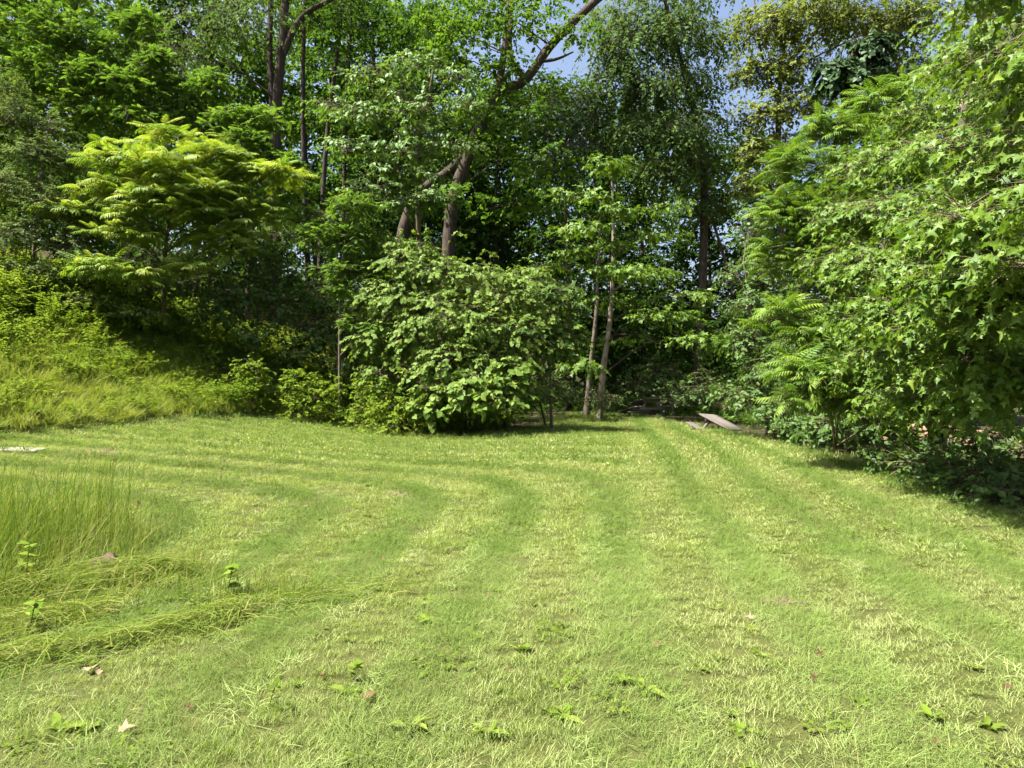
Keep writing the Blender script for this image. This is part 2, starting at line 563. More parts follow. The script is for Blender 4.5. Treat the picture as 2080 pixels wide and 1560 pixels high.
def tree(name, label, base, trunk, clumps, style, bark, group=None, cat='tree', pieces=0, branches=True, nseg=9, trunk_r=0.15, top_r=0.03, forks=(), inner=()):
    """trunk: list of points above the base (absolute); clumps: (centre, radii, sprays)"""
    P = catmull([base] + list(trunk), max(10, 4 * (len(trunk) + 1)))
    R = trunk_r + (top_r - trunk_r) * np.linspace(0, 1, len(P)) ** 0.8
    R[0] *= 1.35
    R[1] *= 1.1
    root = thing(name, label, cat, base, group)
    parts = [tube(P, R, nseg, 0.04)]
    for f in forks:
        FP = catmull(f[0], 12)
        parts.append(tube(FP, np.linspace(f[1], f[2], 12), nseg, 0.04))
    limbs = []
    tw = []
    sets = []
    for c, r, n in clumps:
        c = np.asarray(c)
        hd = np.linalg.norm(P[:, :2] - c[:2], axis=1)
        want = c[2] - 0.32 * hd - 0.1
        ok = np.abs(P[:, 2] - want) + 0.3 * hd
        ok[:2] += 5
        i = int(np.argmin(ok))
        r0 = min(R[i] * 0.5, 0.008 + 0.007 * np.linalg.norm(c - P[i]))
        LP = limb_pts(P[i], c, 0.1)
        limbs.append(tube(LP, np.linspace(r0, max(0.010, r0 * .25), len(LP)), 6, 0.03))
        for _ in range(4):
            e = c + np.asarray(r) * 0.5 * norm(rnd(3))
            limbs.append(tube(limb_pts(LP[-3], e, 0.08, 5), np.linspace(max(0.007, r0 * .3), 0.004, 5), 4))
        O, D = clump(c, r, n, **style.get('clump', {}))
        k = style['kind']
        if k == 'spray':
            sets.append(spray(O, D, style['L'], style['nl'], style['ll'], c=c, **style.get('sp', {})))
            if style.get('twigs'):
                tw.append(twigs(O, D, style['L'], style['twigs']))
        else:
            sets.append(rosette(O, D, style['nl'], style['ll'], style.get('el', (0.0, 0.7))))
            tw.append(twigs(O, D, 0.4, 0.006))
    if branches:
        V, T, t = join(parts)
        mk('trunk', V, T, BARK[bark], root, smooth=True)
        for lb in range(0, len(limbs), 5):
            V, T, t = join(limbs[lb:lb + 5])
            mk('branch', V, T, BARK['dark' if bark == 'pale' else bark], root, smooth=True)
    else:
        V, T, t = join(parts + limbs)
        mk('trunk', V, T, BARK[bark], root, smooth=True)
    if tw:
        V, T, t = join(tw)
        tag(mk('twigs', V, T, BARK['green'], root), kind='stuff')
    if inner:
        ins = []
        for c, r, n in inner:
            O, D = clump(c, r, n, shell=.1)
            ins.append(spray(O, D, style['L'] * 1.3, 8, style['ll'] * 1.35, njit=.8))
        crown(root, ins, 'simple', LM[style['mat']], .4, .2, name='inner_foliage')
    crown(root, sets, style['tpl'], LM[style['mat']], style.get('tc', 0.5), style.get('tw', 0.22), pieces, style.get('pname', 'leaf'))
    return root


def CP(px, py, d, w, h, n, dr=None):
    """clump from its middle and half sizes in photo pixels at distance d"""
    k = d / FPX
    return (W(px, py, d), (w * k, dr if dr else 0.8 * w * k, h * k), n)


def base_at(px, d):
    x = (px - 1040) / FPX * d
    return np.array([x, d, float(H(x, d)) - 0.12])


def GP(px, py):
    """the ground point seen at a photo pixel"""
    ds = np.linspace(2, 40, 800)
    xs = (px - 1040) / FPX * ds
    pr = HZ - FPX * (H(xs, ds) - EYE) / ds
    i = int(np.argmax(pr <= py))
    return np.array([xs[i], ds[i], float(H(xs[i], ds[i]))])


ST = dict(
    sumac=dict(kind='ros', tpl='sumac', mat='sumac', nl=5, ll=0.66, el=(-0.2, 0.45), tc=.7, tw=.28, pname='frond', clump=dict(shell=.2, upbias=.25, hor=.3)),
    ailanthus=dict(kind='ros', tpl='ailanthus', mat='ailanthus', nl=4, ll=0.62, el=(-0.25, 0.7), tc=.5, pname='frond', clump=dict(shell=.3, upbias=.2, hor=.4)),
    locust=dict(kind='ros', tpl='locust', mat='locust', nl=4, ll=0.36, el=(-0.7, 0.5), tc=.55, clump=dict(shell=.35, upbias=.25)),
    dogwood=dict(kind='spray', tpl='ovate', mat='dogwood', L=.5, nl=8, ll=.17, twigs=.006, sp=dict(droop=.2, njit=.25, ldroop=.55, lean=.5, spread=.7, face=.3), clump=dict(shell=.1, upbias=.1, hor=.15, under=.4)),
    maple_far=dict(kind='spray', tpl='maple', mat='maple', L=.45, nl=7, ll=.14, sp=dict(droop=.2, njit=.35, ldroop=.4, lean=.4, face=.4), clump=dict(shell=.1, upbias=.1, hor=.15, under=.4)),
    maple=dict(kind='spray', tpl='maple', mat='maple', L=.42, nl=9, ll=.093, twigs=.003, sp=dict(droop=.35, njit=.45, ldroop=.5, lean=.5, jit=.4, face=.5), clump=dict(shell=.2, upbias=.2, hor=.25, down=.15, under=.5)),
    forest=dict(kind='spray', tpl='simple', mat='forest', L=.8, nl=9, ll=.24, sp=dict(njit=.4, jit=.45, ldroop=.4, face=.9), clump=dict(shell=.35, upbias=.35, under=.35)),
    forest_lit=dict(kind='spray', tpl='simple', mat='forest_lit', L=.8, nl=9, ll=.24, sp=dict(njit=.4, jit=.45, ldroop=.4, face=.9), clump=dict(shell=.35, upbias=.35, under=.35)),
    elm=dict(kind='spray', tpl='simple', mat='elm', L=.8, nl=12, ll=.20, twigs=.006, sp=dict(droop=.9, njit=.45, ldroop=.7, jit=.4, face=.9), clump=dict(shell=.3, upbias=.2, hor=.3, down=.35, under=.6)),
    yellow=dict(kind='spray', tpl='simple', mat='yellow', L=.7, nl=10, ll=.20, twigs=.006, sp=dict(droop=.4, njit=.5, ldroop=.6, jit=.5, face=.9), clump=dict(shell=.25, upbias=.25, under=.6)),
    olive=dict(kind='spray', tpl='simple', mat='olive', L=.42, nl=13, ll=.10, twigs=.004, sp=dict(njit=.45, jit=.4, droop=.1, lean=.4, face=.8), clump=dict(shell=.3, upbias=.3, under=.5)),
)

# ------------------------------------------------------------------ ground
LAWN = np.array([(-11, -3), (-10, 6), (-9.6, 12.5), (-9.2, 15), (-8.6, 18.5), (-7.6, 20.7), (-6, 21.2), (-3.5, 20.2), (-1.9, 18.9), (-.6, 19.3), (0.9, 22.5), (1.7, 27),
                 (2.9, 31), (5.0, 28.7), (6.3, 21.5), (6.8, 16), (6.9, 12.6), (6.3, 9.3), (6.1, 7), (6.0, 4), (6.2, -3)])


gx = np.concatenate([[-600, -300, -160, -100, -70], np.arange(-50, -20, 2.0), np.arange(-20, 14, 0.4), np.arange(14, 50, 2.0), [70, 100, 160, 300, 600]])
gy = np.concatenate([[-300, -100, -40, -15, -6], np.arange(-4, 34, 0.4), np.arange(34, 80, 2.0), [100, 130, 180, 300, 700, 1200]])
X, Yg = np.meshgrid(gx, gy)
xf, yf = X.ravel(), Yg.ravel()
zf = H(np.clip(xf, -70, 70), np.clip(yf, -40, 100))
lawn_mask = np.clip(0.5 + np.where(inside(xf, yf, LAWN), 1, -1) * edge_dist(xf, yf, LAWN) / 0.8, 0, 1)
nx, ny = len(gx), len(gy)
i = (np.arange(ny - 1)[:, None] * nx + np.arange(nx - 1)[None]).ravel()
GT = np.concatenate([np.stack([i, i + 1, i + nx + 1], -1), np.stack([i, i + nx + 1, i + nx], -1)])


def ground_mat():
    m, t, out = nodes('soil_and_thatch')
    tc = t.nodes.new('ShaderNodeTexCoord')
    at = t.nodes.new('ShaderNodeAttribute')
    at.attribute_name = 'tint'
    n1 = noise(t, 9, 6, .7, tc.outputs['Object'])
    n2 = noise(t, 60, 4, .7, tc.outputs['Object'])
    f = math_node(t, 'ADD', math_node(t, 'MULTIPLY', n1.outputs[0], .5), math_node(t, 'MULTIPLY', n2.outputs[0], .5))
    lawn = ramp(t, f, [(.3, (.035, .045, .014)), (.5, (.065, .075, .022)), (.7, (.11, .10, .042))])
    litter = ramp(t, f, [(.3, (.018, .018, .009)), (.5, (.038, .034, .018)), (.7, (.075, .058, .034))])
    mx = t.nodes.new('ShaderNodeMix')
    mx.data_type = 'RGBA'
    t.links.new(at.outputs['Fac'], mx.inputs[0])
    t.links.new(litter, mx.inputs[6])
    t.links.new(lawn, mx.inputs[7])
    b = t.nodes.new('ShaderNodeBsdfPrincipled')
    b.inputs['Roughness'].default_value = 1
    b.inputs['Specular IOR Level'].default_value = 0.05
    t.links.new(mx.outputs[2], b.inputs['Base Color'])
    bp = t.nodes.new('ShaderNodeBump')
    bp.inputs['Distance'].default_value = .03
    t.links.new(f, bp.inputs['Height'])
    t.links.new(bp.outputs[0], b.inputs['Normal'])
    t.links.new(b.outputs[0], out.inputs[0])
    return m


tag(mk('ground', np.stack([xf, yf, zf], -1), GT, ground_mat(), tint=lawn_mask, smooth=True), kind='structure', label='ground under the mown lawn and the wooded bank')


def plain_mat(name, stops, scale=6, rough=.9, bump=.3):
    m, t, out = nodes(name)
    tc = t.nodes.new('ShaderNodeTexCoord')
    n1 = noise(t, scale, 6, .65, tc.outputs['Object'])
    c = ramp(t, n1.outputs[0], stops)
    b = t.nodes.new('ShaderNodeBsdfPrincipled')
    b.inputs['Roughness'].default_value = rough
    b.inputs['Specular IOR Level'].default_value = 0.2
    t.links.new(c, b.inputs['Base Color'])
    bp = t.nodes.new('ShaderNodeBump')
    bp.inputs['Strength'].default_value = bump
    bp.inputs['Distance'].default_value = .01
    t.links.new(n1.outputs[0], bp.inputs['Height'])
    t.links.new(bp.outputs[0], b.inputs['Normal'])
    t.links.new(b.outputs[0], out.inputs[0])
    return m


# tan dirt drive beyond the trees on the right
dx, dy = np.meshgrid(np.linspace(12.2, 19, 12), np.linspace(-5, 60, 60))
dz = H(dx, dy) + 0.03
i = (np.arange(59)[:, None] * 12 + np.arange(11)[None]).ravel()
DT = np.concatenate([np.stack([i, i + 1, i + 13], -1), np.stack([i, i + 13, i + 12], -1)])
tag(mk('dirt_drive', np.stack([dx.ravel(), dy.ravel(), dz.ravel()], -1), DT,
       plain_mat('tan_gravel', [(.3, (.15, .085, .05)), (.5, (.23, .14, .085)), (.7, (.31, .22, .15))], 12, .95)), kind='structure', label='sunlit tan dirt drive behind the trees')


# ------------------------------------------------------------------ grass: tufts set out over the ground
def blades(n, rad, h, w, seg=2, lean=.35, bend=.4, tint=(.4, .2), gap=0.0):
    a = rng.random(n) * 6.283
    r = rad * np.sqrt(rng.random(n))
    O = np.stack([r * np.cos(a), r * np.sin(a), np.full(n, -.008)], -1)
    az = rng.random(n) * 6.283
    hh = h * (0.5 + 0.75 * rng.random(n))
    ln = lean * np.abs(rnd(n))
    dirh = np.stack([np.cos(az), np.sin(az), np.zeros(n)], -1)
    side = np.stack([-np.sin(az + .8 * rnd(n)), np.cos(az), np.zeros(n)], -1)
    side = norm(side)
    ww = w * (0.6 + 0.7 * rng.random(n))
    rows = []
    for k in range(seg):
        t = k / seg
        c = O + (hh * t)[:, None] * np.array([0, 0, 1.]) * (1 - .25 * bend * t) + dirh * (hh * (ln * t + bend * t * t))[:, None]
        wk = ww * (1 - .45 * t)
        rows += [c - side * wk[:, None] / 2, c + side * wk[:, None] / 2]
    tip = O + (hh)[:, None] * np.array([0, 0, 1.]) * (1 - .25 * bend) + dirh * (hh * (ln + bend))[:, None]
    V = np.stack(rows + [tip], 1)
    m = 2 * seg + 1
    T = []
    for k in range(seg - 1):
        b = 2 * k
        T += [(b, b + 1, b + 3), (b, b + 3, b + 2)]
    T.append((2 * seg - 2, 2 * seg - 1, 2 * seg))
    T = (np.arange(n) * m)[:, None, None] + np.array(T)[None]
    ti = np.clip(tint[0] + tint[1] * rnd(n), 0, 1)
    return V.reshape(-1, 3), T.reshape(-1, 3), np.repeat(ti, m)


def source(cname, makers, mat):
    c = bpy.data.collections.new(cname)
    for k, mkr in enumerate(makers):
        V, T, t = mkr()
        ob = mk('tuft', V, T, mat, tint=t, link=False)
        ob.name = f'{cname}_{k:02d}'
        c.objects.link(ob)
    return c


def scatter(name, P, rot, scl, idx, tint, coll, label, kind='stuff'):
    me = bpy.data.meshes.new(name)
    n = len(P)
    me.vertices.add(n)
    me.vertices.foreach_set('co', np.ascontiguousarray(P, np.float32).ravel())
    for nm, ty, key, arr in (('rot', 'FLOAT_VECTOR', 'vector', rot), ('scl', 'FLOAT_VECTOR', 'vector', scl), ('idx', 'INT', 'value', idx), ('itint', 'FLOAT', 'value', tint)):
        a = me.attributes.new(nm, ty, 'POINT')
        a.data.foreach_set(key, np.ascontiguousarray(arr, np.int32 if ty == 'INT' else np.float32).ravel())
    ob = bpy.data.objects.new(name, me)
    COL.objects.link(ob)
    g = bpy.data.node_groups.new(name + '_scatter', 'GeometryNodeTree')
    g.interface.new_socket('Geometry', in_out='INPUT', socket_type='NodeSocketGeometry')
    g.interface.new_socket('Geometry', in_out='OUTPUT', socket_type='NodeSocketGeometry')
    gi, go = g.nodes.new('NodeGroupInput'), g.nodes.new('NodeGroupOutput')
    ci = g.nodes.new('GeometryNodeCollectionInfo')
    ci.inputs['Collection'].default_value = coll
    ci.inputs['Separate Children'].default_value = True
    ci.inputs['Reset Children'].default_value = True
    ip = g.nodes.new('GeometryNodeInstanceOnPoints')
    ip.inputs['Pick Instance'].default_value = True

    def na(nm, ty):
        q = g.nodes.new('GeometryNodeInputNamedAttribute')
        q.data_type = ty
        q.inputs['Name'].default_value = nm
        return q.outputs['Attribute']
    g.links.new(gi.outputs[0], ip.inputs['Points'])
    g.links.new(ci.outputs[0], ip.inputs['Instance'])
    g.links.new(na('idx', 'INT'), ip.inputs['Instance Index'])
    er = g.nodes.new('FunctionNodeEulerToRotation')
    g.links.new(na('rot', 'FLOAT_VECTOR'), er.inputs[0])
    g.links.new(er.outputs[0], ip.inputs['Rotation'])
    g.links.new(na('scl', 'FLOAT_VECTOR'), ip.inputs['Scale'])
    g.links.new(ip.outputs[0], go.inputs[0])
    md = ob.modifiers.new('scatter', 'NODES')
    md.node_group = g
    return tag(ob, label, kind=kind)


def stripes(x, y):
    """coordinate across the mower's passes: straight up the right, turning left in the middle"""
    a, b = x - 1.5 - 0.14 * (y - 8), (y - 12.5) + 0.10 * x
    k = 1.2
    sm = np.log(np.exp(np.clip(a / k, -30, 30)) + np.exp(np.clip(b / k, -30, 30))) * k
    return np.where(a > 0.0, a, sm)


def fbm(x, y, s, seed):
    r = np.random.default_rng(seed)
    v = np.zeros_like(x)
    for o in range(5):
        for _ in range(3):
            a = r.random() * 6.283
            v += np.sin((x * math.cos(a) + y * math.sin(a)) * s * 2 ** o * (0.7 + .6 * r.random()) + r.random() * 6.28) / (1.55 ** o)
    return v / 5


def lawn_points(d0, d1, dens):
    area = (d1 - d0) * 2 * (0.80 * d1 + 1.5)
    n = int(area * dens)
    y = d0 + (d1 - d0) * rng.random(n)
    x = (2 * rng.random(n) - 1) * (0.80 * d1 + 1.5)
    k = (np.abs(x) < 0.80 * y + 1.5) & inside(x, y, LAWN)
    return x[k], y[k]


def lawn_layer(name, d0, d1, dens, coll, nsrc, label, zs=1.0, xs=1.0):
    x, y = lawn_points(d0, d1, dens)
    n = len(x)
    st = stripes(x, y)
    ph = np.mod(st / 0.52, 1.0)
    wob = st + .10 * fbm(x, y, .7, 61) + .05 * rnd(n)
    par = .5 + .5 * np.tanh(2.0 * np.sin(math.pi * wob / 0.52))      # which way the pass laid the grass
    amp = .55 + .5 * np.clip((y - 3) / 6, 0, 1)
    ridge = np.exp(-((ph - 0.5) / 0.16) ** 2)                   # a line of uncut, taller grass between two passes
    patch = fbm(x, y, 0.55, 5)
    fine = fbm(x, y, 2.2, 9)
    dry = np.clip(fbm(x, y, .42, 41) - .25, 0, 1) * (y < 14)     # thin, strawy patches
    ed = edge_dist(x, y, LAWN)
    hgt = (0.58 + 0.25 * ridge * (0.6 + .4 * fine) + 0.25 * np.clip(patch, -1, 1.5) + 0.15 * rnd(n)) * zs
    hgt = np.clip(hgt - .25 * dry, .3, 1.8) * (1 + 0.35 * np.exp(-ed / 0.5))
    lean = (2 * par - 1) * (0.48 + .12 * rnd(n))
    rz = rng.random(n) * 6.283
    # lean away from / towards the camera by pass (the flattened grass shows its shine or its shade)
    rot = np.stack([-lean * 0.9 + .12 * rnd(n), 0.18 * rnd(n), np.zeros(n)], -1)
    tint = np.clip(.44 + .16 * patch + .10 * fine + amp * (par - .5) * (.85 + .4 * fine) * np.clip(1.25 - .5 * np.abs(patch), .5, 1) + .08 * rnd(n) + .25 * dry, 0, 1)  # light and dark of the mower's passes painted into the tint, besides dry patches
    s = (0.8 + .45 * rng.random(n)) * xs
    P = np.stack([x, y, H(x, y)], -1)
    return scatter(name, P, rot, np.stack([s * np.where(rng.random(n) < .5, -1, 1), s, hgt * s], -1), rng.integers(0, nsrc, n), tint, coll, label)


src_near = source('mown_tuft_near', [lambda: blades(60, .085, .055, .0026, 3, .45, .45, (.42, .2)) for _ in range(8)], LM['grass'])
src_mid = source('mown_tuft_mid', [lambda: blades(70, .17, .062, .0052, 2, .40, .45, (.42, .2)) for _ in range(6)], LM['grass'])
src_far = source('mown_tuft_far', [lambda: blades(62, .22, .065, .010, 2, .40, .45, (.42, .2)) for _ in range(6)], LM['grass'])
lawn_layer('grass', 2.2, 6.5, 210, src_near, 8, 'short mown lawn grass in the foreground')
lawn_layer('grass', 6.0, 12.5, 80, src_mid, 6, 'mown lawn grass across the middle of the clearing', 1.0)
lawn_layer('grass', 12, 33, 46, src_far, 6, 'mown lawn grass at the far end of the clearing', 1.05)


def lawn_weeds():
    def clover():
        O = rnd(14, 3) * [.07, .07, 0] + [0, 0, .035]
        O[:, 2] += .012 * rnd(14)
        sets = []
        for q in range(3):
            az = rng.random(14) * 6.28 + q * 2.094
            sets.append(place('round', O, np.stack([np.cos(az), np.sin(az), .1 * rnd(14)], -1), np.array([0, 0, 1.]) + .25 * rnd(14, 3), .022 + .008 * rng.random(14), np.clip(.5 + .2 * rnd(14), 0, 1)))
        return join(sets)
    def broad():
        k = 9
        az = np.arange(k) / k * 6.28 + rng.random(k)
        Y = np.stack([np.cos(az), np.sin(az), .35 + .3 * rng.random(k)], -1)
        return place('plantain', .01 * rnd(k, 3) * [1, 1, 0], Y, np.array([0, 0, 1.]) + .2 * rnd(k, 3), .055 + .03 * rng.random(k), np.clip(.5 + .2 * rnd(k), 0, 1), .5 + rng.random(k))
    c = source('lawn_weed', [clover, clover, clover, broad, broad, clover], LM['clover'])
    x, y = lawn_points(2.2, 11, 9)
    k = fbm(x, y, .9, 21) + .6 * rnd(len(x)) > .3
    x, y = x[k], y[k]
    n = len(x)
    s = .5 + .4 * rng.random(n)
    scatter('clover', np.stack([x, y, H(x, y) + .005], -1), np.stack([.1 * rnd(n), .1 * rnd(n), rng.random(n) * 6.28], -1), np.stack([s, s, s], -1), rng.integers(0, 6, n), np.clip(.5 + .25 * rnd(n), 0, 1), c, 'small clover and broad-leaved weeds in the lawn')


lawn_weeds()

# cut grass lying in loose lines
def clippings():
    x, y = lawn_points(2.3, 12, 55)
    st = stripes(x, y)
    ph = np.mod(st / 0.52, 1.0)
    k = (np.exp(-((ph - .12) / .09) ** 2) * (.55 + .6 * fbm(x, y, .8, 33)) > rng.random(len(x)) * .9)
    x, y = x[k], y[k]
    n = len(x)
    c = source('clipping', [lambda: blades(34, .11, .05, .0030, 3, .9, .8, (.72, .2)) for _ in range(5)], LM['grass'])
    s = .8 + .5 * rng.random(n)
    scatter('grass_clippings', np.stack([x, y, H(x, y) + .035], -1), np.stack([.2 * rnd(n), .2 * rnd(n), rng.random(n) * 6.28], -1), np.stack([s, s, s * .35], -1), rng.integers(0, 5, n), np.clip(.6 + .2 * rnd(n), 0, 1), c, 'pale cut grass lying in loose lines on the lawn')


clippings()


# long grass and leafy weeds on the bank
def herb(h, n, ll, tpl, arch=.3, stems=1, tri=False):
    parts = []
    for _ in range(stems):
        az = rng.random() * 6.28
        e = np.array([math.cos(az), math.sin(az), 0]) * h * arch
        st = np.array([rng.normal() * .05, rng.normal() * .05, 0])
        P = catmull([st, st + e * .3 + [0, 0, h * .6], st + e + [0, 0, h * (1 - .35 * arch)]], 6)
        parts.append((*tube(P, np.linspace(.006, .002, 6), 3)[:2], .35))
        t = .25 + .75 * (np.arange(n) + rng.random(n)) / n
        u = t * 5
        i0 = np.clip(u.astype(int), 0, 4)
        O = P[i0] + (P[i0 + 1] - P[i0]) * (u - i0)[:, None]
        a2 = np.arange(n) * 2.4 + rng.random(n)
        Y = np.stack([np.cos(a2), np.sin(a2), .25 - .2 * t + .2 * rnd(n)], -1)
        sz = ll * (1.15 - .5 * t) * (.7 + .5 * rng.random(n))
        N = np.array([0, 0, 1.]) + .3 * rnd(n, 3)
        ti = np.clip(.45 + .25 * t - .1 + .15 * rnd(n), 0, 1)
        if tri:
            y = norm(Y)
            x = norm(np.cross(y, N))
            st2 = O + y * (sz * .7)[:, None]
            for q in (-1.1, 0, 1.1):
                parts.append(place(tpl, st2, y * math.cos(q) + x * math.sin(q), N, sz, ti, .5 + rng.random(n)))
        else:
            parts.append(place(tpl, O, Y, N, sz, ti, .5 + rng.random(n)))
    return join(parts)


herb_makers = [lambda: herb(.8, 16, .13, 'simple', .2, 3), lambda: herb(.6, 12, .12, 'ovate', .3, 3), lambda: herb(.75, 9, .085, 'ovate', .75, 4, True),
               lambda: herb(.5, 9, .085, 'ovate', .9, 5, True), lambda: herb(1.0, 22, .11, 'simple', .12, 2), lambda: herb(.35, 7, .08, 'heart', .5, 5)]
src_weed = source('weed', herb_makers, LM['weed'])
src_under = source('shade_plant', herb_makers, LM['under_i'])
src_long = source('long_tuft', [lambda: blades(60, .16, .42, .010, 4, .30, .45, (.5, .2)) for _ in range(6)], LM['long'])


x = -22 + 22 * rng.random(26000)
y = 8 + 24 * rng.random(26000)
s = bank_s(x, y)
out = (~inside(x, y, LAWN)) & (x > -.85 * y - 2)
# long yellowish grass on the open bank
k = out & (s < 4.6 + 1.2 * fbm(x, y, .3, 3)) & (x < -5.5) & (rng.random(len(x)) < .8)
xx, yy = x[k], y[k]
n = len(xx)
hh = .55 + .5 * np.clip(edge_dist(xx, yy, LAWN) / 2.5, 0, 1) + .3 * fbm(xx, yy, .6, 8)
sc = .8 + .4 * rng.random(n)
scatter('long_grass', np.stack([xx, yy, H(xx, yy)], -1), np.stack([.22 * rnd(n), .22 * rnd(n), rng.random(n) * 6.28], -1), np.stack([sc, sc, sc * np.clip(hh, .3, 1.6)], -1), rng.integers(0, 6, n),
        np.clip(.55 + .2 * fbm(xx, yy, .5, 14) + .15 * rnd(n), 0, 1), src_long, 'long yellow-green grass on the open bank at the left')
# leafy weeds
k = out & (s < 9.0) & (y < 25) & (rng.random(len(x)) < np.where(s > 1.6, .40, .16) + .14 * (x > -7.8))
xx, yy = x[k], y[k]
n = len(xx)
sc = .55 + .45 * rng.random(n) + .5 * np.clip((bank_s(xx, yy) - 1.5) / 4, 0, 1)
scatter('weeds', np.stack([xx, yy, H(xx, yy)], -1), np.stack([.12 * rnd(n), .12 * rnd(n), rng.random(n) * 6.28], -1), np.stack([sc, sc, sc], -1), rng.integers(0, 6, n),
        np.clip(.55 + .25 * fbm(xx, yy, .4, 17) + .2 * rnd(n), 0, 1), src_weed, 'leafy yellow-green weeds and brambles covering the bank')
# shade plants round the wood's edge: far end and right side
x = -14 + 26 * rng.random(14000)
y = 3 + 40 * rng.random(14000)
ed = edge_dist(x, y, LAWN)
out = (~inside(x, y, LAWN)) & (np.abs(x) < .85 * y + 2)
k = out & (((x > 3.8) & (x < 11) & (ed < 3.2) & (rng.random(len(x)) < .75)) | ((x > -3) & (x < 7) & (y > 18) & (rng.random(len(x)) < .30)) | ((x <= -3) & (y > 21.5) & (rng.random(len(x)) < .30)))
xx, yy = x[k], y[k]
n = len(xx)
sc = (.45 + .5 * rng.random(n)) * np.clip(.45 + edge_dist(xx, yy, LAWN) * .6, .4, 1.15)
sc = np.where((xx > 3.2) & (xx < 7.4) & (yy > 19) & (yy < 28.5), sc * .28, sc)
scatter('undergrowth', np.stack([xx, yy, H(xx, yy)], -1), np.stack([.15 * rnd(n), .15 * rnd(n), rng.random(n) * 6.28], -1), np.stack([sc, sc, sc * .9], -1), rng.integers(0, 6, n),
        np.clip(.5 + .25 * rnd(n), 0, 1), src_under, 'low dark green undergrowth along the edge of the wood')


# ------------------------------------------------------------------ the wood behind: tall trees standing on the hillside
def forest_tree(px, d, height, crn, label, mat='forest', bark='dark', lean=0.0, nclump=13, dens=1.0, low=0.35, r=None, ll=None, name='forest_tree'):
    b = base_at(px, d)
    top = b + np.array([lean * height, rng.normal() * .5, height])
    mid = b + (top - b) * .5 + rnd(3) * [.35, .35, 0]
    cl = []
    for k in range(nclump):
        f = low + (1 - low) * (k + rng.random()) / nclump
        c = b + (top - b) * f
        rr = crn * (1.05 - .55 * abs(f - .55) / .45) * .8
        a = k * 2.4 + rng.random()
        q = .35 + .6 * rng.random()
        c = c + np.array([math.cos(a) * rr * q, math.sin(a) * rr * q, 0])
        s = crn * (.38 + .2 * rng.random())
        cl.append((c, (s, s, s * .6), int(46 * dens * (s / 1.3) ** 2 * (40 / d) ** 1.2)))
    st = dict(ST['forest_lit' if mat == 'forest_lit' else 'forest'])
    st['mat'] = mat
    st['ll'] = ll or .0076 * d
    st['L'] = .02 * d
    return tree(name, label, b, [mid, top], cl, st, bark, group='tall trees of the wood behind the clearing', branches=False, trunk_r=r or height * .012, top_r=.03, nseg=7)


FOREST = [
    # px, d, height, crown radius, mat, label
    (-60, 34, 17, 4.2, 'forest', 'tall dark tree on the hillside at the upper left corner'),
    (130, 38, 18, 4.5, 'forest_lit', 'tall tree behind the fine-leaved clumps at the upper left'),
    (290, 36, 18, 4.4, 'forest', 'tall dark green tree above the bright yellow-green sumac'),
    (430, 41, 19, 4.6, 'forest', 'dark tree just left of the big furrowed trunk'),
    (650, 44, 20, 4.8, 'forest_lit', 'slender sunlit tree behind the thin dark trunks, upper left of centre'),
    (520, 52, 20, 5.0, 'forest_lit', 'yellow-green lit tree deep on the hillside behind the furrowed trunk'),
    (760, 40, 19, 4.6, 'forest', 'dark tree behind the broad-leaved layered tree'),
    (880, 47, 22, 5.0, 'forest', 'tall tree seen above the layered branches left of the leaning trunk'),
    (1020, 42, 17, 4.2, 'forest', 'dark tree behind the leaning trunks in the middle'),
    (1120, 50, 22, 4.6, 'forest', 'dark tree deep in the wood right of the leaning trunk'),
    (1190, 37, 17, 3.8, 'forest', 'dark mid-height tree left of the drooping grey-green tree'),
    (1330, 44, 20, 4.4, 'forest', 'dark tree deep behind the pale twin trunks'),
    (1430, 40, 16, 4.0, 'forest', 'dark tree behind the broken picnic tables'),
    (1250, 54, 22, 5.0, 'forest', 'farthest dark tree behind the small pale-trunked maple'),
    (1560, 46, 18, 4.4, 'forest', 'dark tree behind the foot of the yellowing tree'),
    (1700, 38, 13, 4.0, 'forest', 'dark tree behind the bright fronds on the right'),
    (1960, 30, 15, 4.2, 'forest', 'dark tree high behind the maple at the right edge'),
    (2120, 24, 14, 4.0, 'forest', 'dark tree beyond the right edge of the clearing'),
    (30, 52, 20, 5.0, 'forest_lit', 'pale lit tree farthest up the hillside at the left'),
    (240, 56, 20, 5.2, 'forest', 'far dark tree up the hillside behind the fine-leaved trees'),
    (800, 62, 22, 5.5, 'forest_lit', 'far lit tree between the furrowed trunk and the leaning trunk'),
    (990, 66, 22, 5.5, 'forest', 'far tree filling the gap under the leaning trunk'),
]
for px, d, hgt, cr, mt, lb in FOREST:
    forest_tree(px, d, hgt, cr, lb, 'deep' if mt == 'forest' and 980 < px < 1720 else mt, low=.12 if 1000 < px < 1750 else .16, nclump=20, dens=.58)  # middle trees get the leaf colour with shade painted in

